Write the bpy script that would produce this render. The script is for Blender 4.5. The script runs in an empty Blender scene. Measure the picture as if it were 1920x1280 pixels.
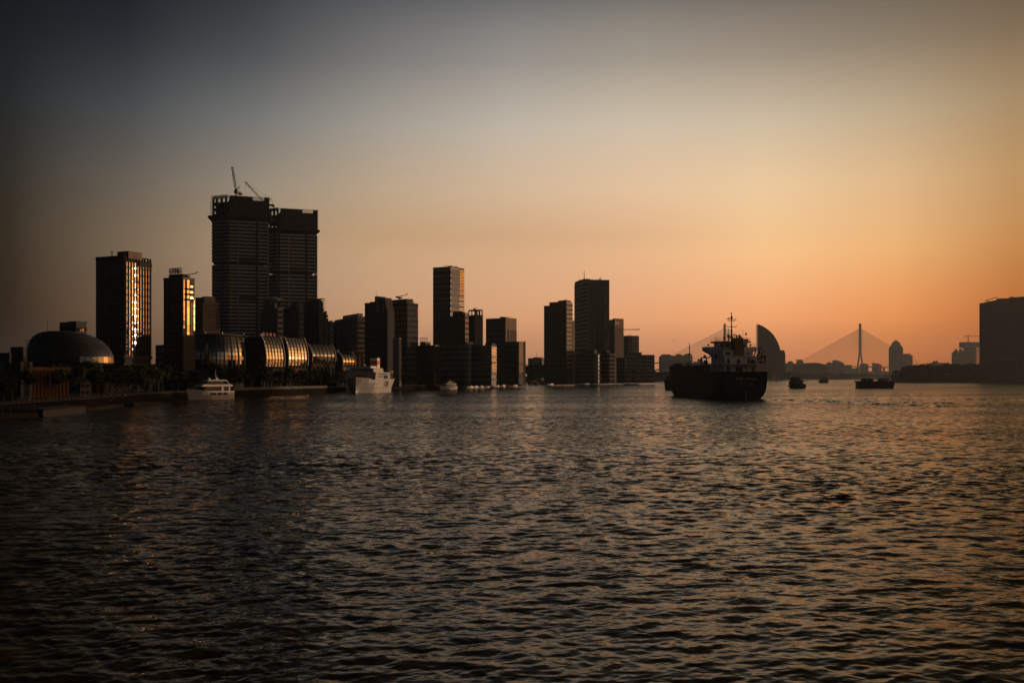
import bpy, math, random
import numpy as np
from mathutils import Vector, Matrix

SUN_E = 1.75
SKY_K = 1.0
NISH = 0.06
HAZE_TOP = 232.0
HAZE_D = 6.2e-05
WSTEP = 0.0034
WANG = 0.085
FARSLOPE = 2.2
WSKEW = 0.05
FAR_K = 1.3
WSLOPE = 0.17
AUREOLE = [((2.4, 0.92, 0.2), 7.5), ((15.0, 6.2, 1.2), 1.6)]
WAKES = [(91.0, 352.0, 122.0, 232.0, 0.42, 1.9), (88.0, 350.0, 160.0, 262.0, 0.3, 1.8), (96.0, 356.0, 240.0, 330.0, 0.25, 1.6)]
WBUMP = [(0.7, 0.25, 3.0), (2.6, 0.06, 2.0)]
R = math.radians
sc = bpy.context.scene
COL = sc.collection

# ------------------------------------------------------------------ camera
F = 1866.0            # focal length in photo pixels (35 mm lens on a 36 mm sensor)
CAM_H = 8.0
HORIZON = 706.0
cam_d = bpy.data.cameras.new('camera')
cam_d.lens = 35.0
cam_d.sensor_width = 36.0
cam_d.shift_y = (HORIZON - 640.0) / 1920.0
cam_d.clip_start = 0.5
cam_d.clip_end = 30000.0
cam = bpy.data.objects.new('camera', cam_d)
COL.objects.link(cam)
cam.location = (0, 0, CAM_H)
cam.rotation_euler = (R(90), 0, 0)
sc.camera = cam

# ------------------------------------------------------------------ sun and sky
SUN_AZ, SUN_EL = 70.0, 3.2          # degrees clockwise from the view axis, degrees up
sun_d = bpy.data.lights.new('sun', 'SUN')
sun_d.energy = SUN_E
sun_d.angle = R(0.5)
sun_d.color = (1.0, 0.66, 0.42)
sun = bpy.data.objects.new('sun', sun_d)
COL.objects.link(sun)
sd = Vector((math.sin(R(SUN_AZ)) * math.cos(R(SUN_EL)), math.cos(R(SUN_AZ)) * math.cos(R(SUN_EL)), math.sin(R(SUN_EL))))
sun.rotation_euler = sd.to_track_quat('Z', 'Y').to_euler()
sun.location = (600, 200, 150)

world = bpy.data.worlds.new('World')
sc.world = world
world.use_nodes = True
wt = world.node_tree
wn, wl = wt.nodes, wt.links
for n_ in list(wn):
    wn.remove(n_)
w_out = wn.new('ShaderNodeOutputWorld')
w_bg = wn.new('ShaderNodeBackground')
w_bg.inputs['Strength'].default_value = 0.05
wl.new(w_bg.outputs[0], w_out.inputs[0])
w_tc = wn.new('ShaderNodeTexCoord')
w_sep = wn.new('ShaderNodeSeparateXYZ')
wl.new(w_tc.outputs['Generated'], w_sep.inputs[0])


def wmath(op, a, b=None):
    m = wn.new('ShaderNodeMath')
    m.operation = op
    for i, v in enumerate((a, b)):
        if v is None:
            continue
        if isinstance(v, (int, float)):
            m.inputs[i].default_value = v
        else:
            wl.new(v, m.inputs[i])
    return m.outputs[0]


def wramp(fac, stops):
    r = wn.new('ShaderNodeValToRGB')
    r.color_ramp.interpolation = 'B_SPLINE' if False else 'LINEAR'
    el = r.color_ramp.elements
    while len(el) > 1:
        el.remove(el[0])
    for i, (p, c) in enumerate(stops):
        e = el[0] if i == 0 else el.new(p)
        e.position = p
        e.color = (c[0], c[1], c[2], 1)
    wl.new(fac, r.inputs[0])
    return r.outputs[0]


def wmix(mode, a, b, fac=1.0):
    m = wn.new('ShaderNodeMix')
    m.data_type = 'RGBA'
    m.blend_type = mode
    m.clamp_factor = False
    m.clamp_result = False
    m.inputs['Factor'].default_value = fac
    for nm, v in (('A', a), ('B', b)):
        s = [q for q in m.inputs if q.name == nm and q.type == 'RGBA'][0]
        if isinstance(v, tuple):
            s.default_value = (v[0], v[1], v[2], 1)
        else:
            wl.new(v, s)
    return [q for q in m.outputs if q.type == 'RGBA'][0]


w_el = wmath('MULTIPLY', wmath('ARCSINE', w_sep.outputs['Z']), 180 / math.pi)
w_az = wmath('MULTIPLY', wmath('ARCTAN2', w_sep.outputs['X'], w_sep.outputs['Y']), 180 / math.pi)
w_sky = wn.new('ShaderNodeTexSky')
w_sky.sky_type = 'NISHITA'
w_sky.sun_disc = False
w_sky.sun_elevation = R(SUN_EL)
w_sky.sun_rotation = R(SUN_AZ)
w_sky.air_density = 1.5
w_sky.dust_density = 3.0
# the hazy dawn air over the river: colour by height above the horizon, strength by distance from the sun
EL_STOPS = [(-10, (0.19706, 0.06803, 0.02172)), (0.49, (0.24633, 0.08504, 0.02715)), (3.25, (0.38615, 0.1673, 0.05925)), (6.91, (0.40145, 0.23472, 0.11187)), (10.5, (0.33453, 0.24547, 0.15803)), (14.02, (0.22332, 0.20087, 0.16571)), (17.43, (0.11323, 0.10648, 0.09918)), (20.72, (0.05034, 0.05158, 0.05392)), (30, (0.02114, 0.02167, 0.02265)), (50, (0.01309, 0.01341, 0.01402)), (90, (0.00957, 0.0098, 0.01025))]
AZ_LOW = [(-180, (0.0412, 0.04945, 0.13116)), (-90, (0.03803, 0.04564, 0.12107)), (-45, (0.02037, 0.02152, 0.04953)), (-27.22, (0.02264, 0.02174, 0.04586)), (-21.1, (0.46247, 0.6692, 1.12867)), (-14.43, (1.14812, 1.61947, 2.90985)), (-7.33, (1.7861, 2.36822, 3.73955)), (0.0, (2.20939, 2.6405, 4.00796)), (7.33, (2.50044, 2.69806, 3.70611)), (14.43, (2.79102, 2.56909, 3.03182)), (21.1, (2.39774, 1.80408, 1.2515)), (27.2, (1.25988, 0.54289, 0.0315)), (45, (1.76383, 0.67861, 0.0315)), (70, (2.77173, 0.86862, 0.0315)), (95, (1.63784, 0.59718, 0.02835)), (130, (0.55496, 0.80304, 1.35441)), (180, (0.0412, 0.04945, 0.13116))]
AZ_MID = [(-180, (0.09111, 0.13083, 0.20076)), (-90, (0.0841, 0.12077, 0.18532)), (-45, (0.04506, 0.05693, 0.07581)), (-27.22, (0.05006, 0.05751, 0.0702)), (-21.1, (0.45773, 0.53016, 0.65365)), (-14.43, (1.03152, 1.15288, 1.34864)), (-7.33, (1.46513, 1.48179, 1.55554)), (0.0, (1.74796, 1.71002, 1.79874)), (7.33, (2.09738, 2.00688, 2.08235)), (14.43, (2.49826, 2.49212, 2.32691)), (21.1, (2.2426, 2.02933, 1.71141)), (27.2, (1.40581, 1.10622, 0.69648)), (45, (2.81162, 2.10181, 1.25367)), (70, (6.32615, 4.42486, 2.50734)), (95, (3.65511, 2.76554, 1.67156)), (130, (0.73238, 0.84826, 1.04584)), (180, (0.09111, 0.13083, 0.20076))]
AZ_HIGH = [(-180, (0.08096, 0.15019, 0.32171)), (-90, (0.07473, 0.13864, 0.29696)), (-45, (0.04003, 0.06536, 0.12148)), (-27.22, (0.04448, 0.06602, 0.11248)), (-21.1, (0.14287, 0.18322, 0.26625)), (-14.43, (0.60439, 0.6873, 0.80429)), (-7.33, (1.86242, 1.88991, 1.97573)), (0.0, (2.98019, 2.90738, 2.84911)), (7.33, (3.44277, 3.18029, 2.76576)), (14.43, (3.0626, 2.62378, 2.16928)), (21.1, (2.39572, 1.95528, 1.44)), (27.2, (1.85685, 1.34175, 0.85364)), (45, (3.7137, 2.54933, 1.53655)), (70, (8.35581, 5.36701, 3.0731)), (95, (4.8278, 3.35438, 2.04874)), (130, (0.2286, 0.29316, 0.426)), (180, (0.08096, 0.15019, 0.32171))]
c_el = wramp(wmath('ADD', wmath('MULTIPLY', w_el, 1 / 100.0), 0.1), [((e + 10) / 100.0, c) for e, c in EL_STOPS])
w_azf = wmath('ADD', wmath('MULTIPLY', w_az, 1 / 360.0), 0.5)
c_az_low = wramp(w_azf, [((a + 180) / 360.0, c) for a, c in AZ_LOW])
c_az_high = wramp(w_azf, [((a + 180) / 360.0, c) for a, c in AZ_HIGH])
c_az_mid = wramp(w_azf, [((a + 180) / 360.0, c) for a, c in AZ_MID])
c_az_mix = c_az_low
for lo_, hi_, nxt in ((1.0, 8.0, c_az_mid), (8.0, 19.0, c_az_high)):
    w_up = wn.new('ShaderNodeMapRange')
    w_up.inputs['From Min'].default_value = lo_
    w_up.inputs['From Max'].default_value = hi_
    wl.new(w_el, w_up.inputs['Value'])
    c_az_mix = wmix('MIX', c_az_mix, nxt)
    wl.new(w_up.outputs[0], c_az_mix.node.inputs['Factor'])
c_dir = wmix('MULTIPLY', c_el, c_az_mix)
c_dir = wmix('MULTIPLY', c_dir, (20 * SKY_K, 20 * SKY_K, 20 * SKY_K))
# bright air close round the sun
w_dot = wn.new('ShaderNodeVectorMath')
w_dot.operation = 'DOT_PRODUCT'
wl.new(w_tc.outputs['Generated'], w_dot.inputs[0])
w_dot.inputs[1].default_value = tuple(sd)
w_off = wmath('SUBTRACT', 1.0, w_dot.outputs['Value'])
glow = None
for col, sg in AUREOLE:
    g_ = wmath('EXPONENT', wmath('MULTIPLY', w_off, -1.0 / (R(sg) ** 2)))
    gc = wn.new('ShaderNodeVectorMath')
    gc.operation = 'SCALE'
    gc.inputs[0].default_value = tuple(20 * q for q in col)
    wl.new(g_, gc.inputs['Scale'])
    glow = gc.outputs[0] if glow is None else wmix('ADD', glow, gc.outputs[0])
c_dir = wmix('ADD', c_dir, glow)
wl.new(wmix('ADD', c_dir, wmix('MULTIPLY', w_sky.outputs[0], (NISH, NISH, NISH))), w_bg.inputs['Color'])

# ------------------------------------------------------------------ exposure
sc.view_settings.view_transform = 'Standard'
sc.view_settings.look = 'None'
sc.view_settings.exposure = 0.0
sc.view_settings.gamma = 1.0
sc.view_settings.use_curve_mapping = False
sc.cycles.max_bounces = 6
sc.cycles.volume_bounces = 0
sc.cycles.use_denoising = True


# ------------------------------------------------------------------ materials
def mat(name, base, rough=0.6, metal=0.0, var=0.25, scale=0.6, ior=1.45, bump=0.0, stretch=(1, 1, 1), spec=0.5):
    m = bpy.data.materials.new(name)
    m.use_nodes = True
    t = m.node_tree
    b = t.nodes['Principled BSDF']
    b.inputs['Roughness'].default_value = rough
    b.inputs['Metallic'].default_value = metal
    b.inputs['IOR'].default_value = ior
    b.inputs['Specular IOR Level'].default_value = spec
    tc = t.nodes.new('ShaderNodeTexCoord')
    mp = t.nodes.new('ShaderNodeMapping')
    mp.inputs['Scale'].default_value = stretch
    t.links.new(tc.outputs['Object'], mp.inputs[0])
    nz = t.nodes.new('ShaderNodeTexNoise')
    nz.inputs['Scale'].default_value = scale
    nz.inputs['Detail'].default_value = 5
    t.links.new(mp.outputs[0], nz.inputs['Vector'])
    rp = t.nodes.new('ShaderNodeValToRGB')
    rp.color_ramp.elements[0].position = 0.3
    rp.color_ramp.elements[1].position = 0.7
    rp.color_ramp.elements[0].color = tuple(c * (1 - var) for c in base) + (1,)
    rp.color_ramp.elements[1].color = tuple(min(1, c * (1 + var)) for c in base) + (1,)
    t.links.new(nz.outputs[0], rp.inputs[0])
    t.links.new(rp.outputs[0], b.inputs['Base Color'])
    if bump:
        bp = t.nodes.new('ShaderNodeBump')
        bp.inputs['Strength'].default_value = 1.0
        bp.inputs['Distance'].default_value = bump
        t.links.new(nz.outputs[0], bp.inputs['Height'])
        t.links.new(bp.outputs[0], b.inputs['Normal'])
    return m


M = {}
M['site_concrete'] = mat('site_concrete', (0.40, 0.42, 0.46), 0.85, var=0.15, scale=0.3, spec=0.2)
M['concrete'] = mat('concrete', (0.2, 0.2, 0.205), 0.85, var=0.3, scale=0.25)
M['pale_concrete'] = mat('pale_concrete', (0.32, 0.315, 0.31), 0.8, var=0.2, scale=0.25)
M['dark_concrete'] = mat('dark_concrete', (0.07, 0.072, 0.08), 0.85, var=0.35, scale=0.25)
M['brown_stone'] = mat('brown_stone', (0.17, 0.12, 0.085), 0.8, var=0.25, scale=0.3)
M['brick'] = mat('brick', (0.17, 0.07, 0.035), 0.85, var=0.3, scale=0.8)
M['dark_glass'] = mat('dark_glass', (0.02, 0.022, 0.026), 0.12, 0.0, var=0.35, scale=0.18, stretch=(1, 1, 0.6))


def window_glass(name, base, ior, rough, wave, tint=(1, 1, 1), metal=0.0):
    """dark glass, faintly wavy from top to bottom as float glass hung in a frame is"""
    m = bpy.data.materials.new(name)
    m.use_nodes = True
    t = m.node_tree
    b = t.nodes['Principled BSDF']
    b.inputs['Base Color'].default_value = (*base, 1)
    b.inputs['Roughness'].default_value = rough
    b.inputs['IOR'].default_value = ior
    b.inputs['Metallic'].default_value = metal
    b.inputs['Specular Tint'].default_value = (*tint, 1)
    tc = t.nodes.new('ShaderNodeTexCoord')
    oi = t.nodes.new('ShaderNodeObjectInfo')
    sx = t.nodes.new('ShaderNodeSeparateXYZ')
    t.links.new(tc.outputs['Object'], sx.inputs[0])
    ad = t.nodes.new('ShaderNodeMath')
    ad.operation = 'MULTIPLY_ADD'
    t.links.new(oi.outputs['Random'], ad.inputs[0])
    ad.inputs[1].default_value = 91.0
    t.links.new(sx.outputs['Z'], ad.inputs[2])
    nz = t.nodes.new('ShaderNodeTexNoise')
    nz.noise_dimensions = '1D'
    nz.inputs['Scale'].default_value = 0.7
    nz.inputs['Detail'].default_value = 1.0
    t.links.new(ad.outputs[0], nz.inputs['W'])
    bp = t.nodes.new('ShaderNodeBump')
    bp.inputs['Distance'].default_value = wave
    t.links.new(nz.outputs[0], bp.inputs['Height'])
    t.links.new(bp.outputs[0], b.inputs['Normal'])
    return m


M['coated_glass'] = window_glass('coated_glass', (0.27, 0.23, 0.17), 1.5, 0.03, 0.02, metal=1.0)
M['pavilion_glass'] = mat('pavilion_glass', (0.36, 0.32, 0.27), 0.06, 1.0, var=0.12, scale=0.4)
M['dull_glass'] = mat('dull_bronze_glass', (0.05, 0.04, 0.03), 0.45, 0.0, var=0.3, scale=0.3, spec=0.12)
M['bronze_glass'] = window_glass('bronze_glass', (0.03, 0.02, 0.012), 1.6, 0.09, 0.03)
M['frame'] = mat('dark_frame', (0.03, 0.031, 0.034), 0.75, 0.0, spec=0.2)
M['steel'] = mat('grey_steel', (0.2, 0.2, 0.205), 0.5, 0.6)
M['dark_steel'] = mat('dark_steel', (0.05, 0.05, 0.052), 0.6, 0.4)
M['raw_wall'] = mat('raw_site_wall', (0.055, 0.057, 0.066), 0.85, var=0.35, scale=0.3, spec=0.1)
M['scaffold'] = mat('scaffold_net', (0.05, 0.052, 0.055), 0.9, var=0.4, scale=0.5)
M['white_paint'] = mat('white_paint', (0.82, 0.81, 0.79), 0.4, var=0.06, scale=0.9)
M['ship_white'] = mat('weathered_white_paint', (0.72, 0.73, 0.74), 0.5, var=0.15, scale=0.5, stretch=(1, 1, 0.35))
M['black_hull'] = mat('black_hull_paint', (0.010, 0.009, 0.010), 0.6, spec=0.2, var=0.45, scale=0.35, stretch=(1, 1, 0.25))
M['red_hull'] = mat('antifouling_red', (0.03, 0.013, 0.011), 0.6, var=0.4, scale=0.4)
M['grey_hull'] = mat('pale_grey_hull_paint', (0.4, 0.395, 0.385), 0.45, var=0.12, scale=0.3, stretch=(1, 1, 0.3))
M['olive'] = mat('mustard_funnel_paint', (0.22, 0.16, 0.03), 0.55, var=0.2)
M['orange'] = mat('orange_paint', (0.55, 0.16, 0.04), 0.5, var=0.15)
M['red'] = mat('red_paint', (0.35, 0.04, 0.03), 0.5, var=0.15)
M['blue_hull'] = mat('dark_blue_hull', (0.02, 0.03, 0.05), 0.4)
M['tint_glass'] = mat('tinted_boat_glass', (0.01, 0.011, 0.013), 0.08, 0.0, var=0.2, ior=1.5)
M['roof'] = mat('roof_tar', (0.06, 0.06, 0.062), 0.9)
M['earth'] = mat('bank_ground', (0.012, 0.011, 0.010), 0.95, spec=0.05, var=0.35, scale=0.05)
M['stone_wall'] = mat('quay_stone', (0.10, 0.095, 0.09), 0.9, var=0.35, scale=0.3)
M['foliage'] = mat('foliage', (0.03, 0.04, 0.018), 0.9, spec=0.15, var=0.5, scale=0.35)
M['bark'] = mat('bark', (0.06, 0.045, 0.035), 0.9)
M['letters'] = mat('worn_white_lettering', (0.42, 0.42, 0.41), 0.6)
M['dark_letters'] = mat('dark_lettering', (0.03, 0.03, 0.04), 0.6)
M['dome'] = mat('dome_cladding', (0.035, 0.039, 0.046), 0.42, 0.1, var=0.25, scale=0.25)
M['bird'] = mat('bird_feathers', (0.08, 0.07, 0.06), 0.8)


# ------------------------------------------------------------------ mesh helpers
def px_at(px, py, Y):
    return Vector(((px - 960.0) / F * Y, Y, CAM_H + (HORIZON - py) / F * Y))


def zat(py, Y):
    return CAM_H + (HORIZON - py) / F * Y


def thing(name, label, cat, loc=(0, 0, 0), rotz=0.0, group=None):
    o = bpy.data.objects.new(name, None)
    o.empty_display_size = 0.5
    COL.objects.link(o)
    o.location = loc
    o.rotation_euler = (0, 0, rotz)
    tag(o, label, cat, group)
    return o


def tag(o, label=None, cat=None, group=None, kind=None):
    if label:
        o['label'] = label
    if cat:
        o['category'] = cat
    if group:
        o['group'] = group
    if kind:
        o['kind'] = kind
    return o


def link(name, me, parent=None, loc=None, rot=None):
    o = bpy.data.objects.new(name, me)
    COL.objects.link(o)
    if parent:
        o.parent = parent
    if loc:
        o.location = loc
    if rot:
        o.rotation_euler = rot
    return o


class MB:
    def __init__(self):
        self.v, self.f = [], []

    def add(self, vs, fs):
        b = len(self.v)
        self.v += [tuple(p) for p in vs]
        self.f += [tuple(i + b for i in q) for q in fs]
        return self

    def box(self, x0, x1, y0, y1, z0, z1):
        return self.add([(x0, y0, z0), (x1, y0, z0), (x1, y1, z0), (x0, y1, z0), (x0, y0, z1), (x1, y0, z1), (x1, y1, z1), (x0, y1, z1)],
                        [(0, 3, 2, 1), (4, 5, 6, 7), (0, 1, 5, 4), (1, 2, 6, 5), (2, 3, 7, 6), (3, 0, 4, 7)])

    def prism(self, poly, z0, z1):
        n = len(poly)
        a = sum(poly[i][0] * poly[(i + 1) % n][1] - poly[(i + 1) % n][0] * poly[i][1] for i in range(n))
        if a < 0:
            poly = poly[::-1]
        return self.add([(p[0], p[1], z0) for p in poly] + [(p[0], p[1], z1) for p in poly],
                        [tuple(range(n))[::-1], tuple(range(n, 2 * n))] + [(i, (i + 1) % n, n + (i + 1) % n, n + i) for i in range(n)])

    def loft(self, rings, closed=True, caps=True):
        n = len(rings[0])
        vs = [p for r in rings for p in r]
        fs = []
        for i in range(len(rings) - 1):
            for j in range(n if closed else n - 1):
                k = (j + 1) % n
                fs.append((i * n + j, i * n + k, (i + 1) * n + k, (i + 1) * n + j))
        if caps:
            fs.append(tuple(range(n))[::-1])
            fs.append(tuple(range((len(rings) - 1) * n, len(rings) * n)))
        return self.add(vs, fs)

    def tube(self, p0, p1, r0, r1=None, n=6):
        p0, p1 = Vector(p0), Vector(p1)
        r1 = r0 if r1 is None else r1
        d = (p1 - p0)
        if d.length < 1e-6:
            return self
        d.normalize()
        a = d.orthogonal().normalized()
        b = d.cross(a)
        ring = lambda c, r: [c + (a * math.cos(2 * math.pi * i / n) + b * math.sin(2 * math.pi * i / n)) * r for i in range(n)]
        return self.loft([ring(p0, r0), ring(p1, r1)])

    def ball(self, c, rx, ry=None, rz=None, n=8, m=5):
        ry = rx if ry is None else ry
        rz = rx if rz is None else rz
        rings = []
        for i in range(m + 1):
            t = math.pi * (i + 0.02) / (m + 0.04) - math.pi / 2
            rings.append([(c[0] + rx * math.cos(t) * math.cos(2 * math.pi * j / n), c[1] + ry * math.cos(t) * math.sin(2 * math.pi * j / n), c[2] + rz * math.sin(t)) for j in range(n)])
        return self.loft(rings)

    def mesh(self, name, m, smooth=False):
        me = bpy.data.meshes.new(name)
        me.from_pydata(self.v, [], self.f)
        me.materials.append(m)
        if smooth:
            me.polygons.foreach_set('use_smooth', [True] * len(me.polygons))
        me.update()
        return me

    def build(self, name, m, parent=None, smooth=False, kind=None, label=None, loc=None, rot=None):
        o = link(name, self.mesh(name, m, smooth), parent, loc, rot)
        if kind:
            o['kind'] = kind
        if label:
            o['label'] = label
        return o


def BOX(*a):
    return MB().box(*a)


def copy_tree(o, parent=None):
    c = o.copy()
    COL.objects.link(c)
    if parent:
        c.parent = parent
    for ch in list(o.children):
        copy_tree(ch, c)
    return c


def lettering(name, s, m, parent, size, loc, rot, extrude=0.03, width=None):
    cu = bpy.data.curves.new(name, 'FONT')
    cu.body = s
    cu.size = size
    cu.extrude = extrude
    cu.align_x = 'CENTER'
    cu.align_y = 'CENTER'
    cu.resolution_u = 2
    tmp = bpy.data.objects.new(name + '_tmp', cu)
    COL.objects.link(tmp)
    dg = bpy.context.evaluated_depsgraph_get()
    me = bpy.data.meshes.new_from_object(tmp.evaluated_get(dg))
    bpy.data.objects.remove(tmp)
    me.materials.clear()
    me.materials.append(m)
    o = link(name, me, parent, loc, rot)
    if width:
        xs = [v.co.x for v in me.vertices]
        k = width / max(1e-3, max(xs) - min(xs))
        o.scale = (k, 1, 1)
    return o


# ------------------------------------------------------------------ water
def make_water():
    rng = np.random.default_rng(5)
    r_in = np.array([0.5, 4, 8, 11, 13.5])
    r_mid = 14 * np.exp(np.arange(0, math.log(520 / 14), WSTEP))
    r_out = r_mid[-1] * np.exp(np.arange(1, 70) * 0.0355)
    r_out = r_out[r_out < 6000]
    r = np.concatenate([r_in, r_mid, r_out, [6000.0]])
    th_d = np.arange(-33, 33.0001, WANG)
    th_s = np.arange(33 + 4, 360 - 33 - 3.9, 4.0)
    th = np.radians(np.concatenate([th_d, th_s]))
    nr, nt = len(r), len(th)
    RR, TT = np.meshgrid(r, th, indexing='ij')
    X, Y = RR * np.sin(TT), RR * np.cos(TT)
    Z = np.zeros_like(X)
    amp_w = np.clip((32.6 - np.abs(np.degrees(np.where(TT > math.pi, TT - 2 * math.pi, TT)))) / 2.5, 0, 1)
    amp_w *= np.clip((RR - 12) / 4, 0, 1) * np.clip((700 - RR) / 250, 0, 1)
    cell = np.maximum(RR * WSTEP, RR * math.radians(WANG))
    NW = 80
    lam = np.exp(rng.uniform(math.log(0.25), math.log(1.9), NW))
    wind = R(-20.0)                                      # waves run towards the viewer and to the left
    lam[-12:] = np.exp(rng.uniform(math.log(3.0), math.log(9.0), 12))   # a little longer chop left by the ships
    ang = wind + rng.normal(0, 0.7, NW)
    slope = WSLOPE * np.sqrt(2.0 / NW) * np.clip((lam / 0.9) ** -0.1, 0.5, 1.3) * np.where(lam > 2.9, 0.4, 1.0)
    ph = rng.uniform(0, 6.283, NW)
    mask = amp_w > 0
    Xm, Ym, cm = X[mask], Y[mask], cell[mask]
    Zm = np.zeros_like(Xm)
    kept = np.zeros_like(Xm)
    # gusts: slow change of the chop from place to place
    gust = 0.0
    for k in range(7):
        L = rng.uniform(25, 120)
        a = rng.uniform(0, 6.283)
        gust = gust + np.sin(6.283 / L * (Xm * math.cos(a) * 0.5 + Ym * math.sin(a)) + rng.uniform(0, 6.283))
    gust = np.clip(1.0 + 0.16 * gust, 0.45, 1.6)
    for i in range(NW):
        k = 2 * math.pi / lam[i]
        s_ = np.sin(k * (Xm * math.sin(ang[i]) + Ym * math.cos(ang[i])) + ph[i])
        w = np.clip(lam[i] / (2.6 * cm) - 0.4, 0, 1)
        kept += w * w / NW
        Zm += (slope[i] / k) * w * (s_ + 0.28 * (s_ * s_ - 0.5))
    Zm *= gust
    # the cargo ship's stern wake running off to the right
    for (ax, ay, bx, by, hgt, wd) in WAKES:
        dx, dy = bx - ax, by - ay
        L = math.hypot(dx, dy)
        dx, dy = dx / L, dy / L
        t = (Xm - ax) * dx + (Ym - ay) * dy
        d = (Xm - ax) * -dy + (Ym - ay) * dx
        d = d + 1.5 * np.sin(t * 0.055) + 0.6 * np.sin(t * 0.21 + 1)
        env = np.clip(t / 12, 0, 1) * np.clip((L - t) / (0.3 * L), 0, 1)
        Zm += hgt * env * np.exp(-(d / wd) ** 2) * (1 + 0.35 * np.sin(t * 0.5))
    Z[mask] = Zm * amp_w[mask]
    co = np.stack([X, Y, Z], -1).reshape(-1, 3)
    idx = np.arange(nr * nt).reshape(nr, nt)
    a = idx[:-1, :]
    b = np.roll(idx, -1, axis=1)[:-1, :]
    c = np.roll(idx, -1, axis=1)[1:, :]
    d = idx[1:, :]
    quads = np.stack([a, d, c, b], -1).reshape(-1, 4)
    me = bpy.data.meshes.new('river_water')
    ncap = nt
    nq = len(quads)
    co = np.vstack([co, [[0, 0, 0]]])
    cap = np.stack([np.full(nt, nr * nt), idx[0], np.roll(idx[0], -1)], -1)
    me.vertices.add(len(co))
    me.vertices.foreach_set('co', co.astype(np.float32).ravel())
    loops = np.concatenate([quads.ravel(), cap[:, [0, 1, 2]].ravel()]).astype(np.int32)
    me.loops.add(len(loops))
    me.loops.foreach_set('vertex_index', loops)
    me.polygons.add(nq + ncap)
    starts = np.concatenate([np.arange(nq) * 4, nq * 4 + np.arange(ncap) * 3]).astype(np.int32)
    me.polygons.foreach_set('loop_start', starts)
    me.polygons.foreach_set('use_smooth', np.ones(nq + ncap, dtype=bool))
    K = np.zeros_like(X)
    K[mask] = kept * amp_w[mask] ** 2
    far = np.concatenate([np.sqrt(1.0 - K).ravel(), [0.0]]).astype(np.float32)
    at = me.attributes.new('open_water', 'FLOAT', 'POINT')
    at.data.foreach_set('value', far)
    me.update()
    m = bpy.data.materials.new('river_water')
    m.use_nodes = True
    t = m.node_tree
    b = t.nodes['Principled BSDF']
    b.inputs['Base Color'].default_value = (0.032, 0.026, 0.008, 1)
    b.inputs['Roughness'].default_value = 0.07
    b.inputs['IOR'].default_value = 1.13
    tc = t.nodes.new('ShaderNodeTexCoord')
    prev = None
    # slow patches where the breeze roughens the surface
    gm = t.nodes.new('ShaderNodeMapping')
    gm.inputs['Scale'].default_value = (0.35, 1, 1)
    t.links.new(tc.outputs['Object'], gm.inputs[0])
    gz = t.nodes.new('ShaderNodeTexNoise')
    gz.inputs['Scale'].default_value = 0.02
    gz.inputs['Detail'].default_value = 4
    t.links.new(gm.outputs[0], gz.inputs['Vector'])
    gr = t.nodes.new('ShaderNodeMapRange')
    gr.inputs['From Min'].default_value = 0.35
    gr.inputs['From Max'].default_value = 0.65
    gr.inputs['To Min'].default_value = 0.35
    gr.inputs['To Max'].default_value = 1.0
    t.links.new(gz.outputs[0], gr.inputs['Value'])
    for (scl, dist, det) in WBUMP:
        nz = t.nodes.new('ShaderNodeTexNoise')
        nz.inputs['Scale'].default_value = scl
        nz.inputs['Detail'].default_value = det
        mp = t.nodes.new('ShaderNodeMapping')
        mp.inputs['Rotation'].default_value = (0, 0, wind)
        mp.inputs['Scale'].default_value = (0.6, 1, 1)
        t.links.new(tc.outputs['Object'], mp.inputs[0])
        t.links.new(mp.outputs[0], nz.inputs['Vector'])
        bp = t.nodes.new('ShaderNodeBump')
        bp.inputs['Distance'].default_value = dist
        t.links.new(gr.outputs[0], bp.inputs['Strength'])
        t.links.new(nz.outputs[0], bp.inputs['Height'])
        if prev:
            t.links.new(prev, bp.inputs['Normal'])
        prev = bp.outputs[0]
    # beyond the modelled waves the same chop continues as relief
    an = t.nodes.new('ShaderNodeAttribute')
    an.attribute_name = 'open_water'
    fz = t.nodes.new('ShaderNodeTexNoise')
    fz.inputs['Scale'].default_value = 1.1
    fz.inputs['Detail'].default_value = 3
    mp = t.nodes.new('ShaderNodeMapping')
    mp.inputs['Scale'].default_value = (0.65, 1, 1)
    t.links.new(tc.outputs['Object'], mp.inputs[0])
    t.links.new(mp.outputs[0], fz.inputs['Vector'])
    fm = t.nodes.new('ShaderNodeMath')
    fm.operation = 'MULTIPLY'
    t.links.new(an.outputs['Fac'], fm.inputs[0])
    t.links.new(gr.outputs[0], fm.inputs[1])
    f2 = t.nodes.new('ShaderNodeMath')
    f2.operation = 'MULTIPLY'
    f2.inputs[1].default_value = FARSLOPE
    t.links.new(fm.outputs[0], f2.inputs[0])

    def vm(op, a, b_=None):
        n = t.nodes.new('ShaderNodeVectorMath')
        n.operation = op
        t.links.new(a, n.inputs[0])
        if isinstance(b_, tuple):
            n.inputs[1].default_value = b_
        elif b_ is not None:
            t.links.new(b_, n.inputs['Scale'] if op == 'SCALE' else n.inputs[1])
        return n.outputs[0]
    sl = vm('SCALE', vm('MULTIPLY', vm('SUBTRACT', fz.outputs['Color'], (0.5, 0.5 + WSKEW, 0.5)), (0.8, 1.0, 0.0)), f2.outputs[0])
    t.links.new(vm('NORMALIZE', vm('ADD', prev, sl)), b.inputs['Normal'])
    me.materials.append(m)
    o = link('river_water', me)
    o['kind'] = 'structure'
    return o


make_water()


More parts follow.
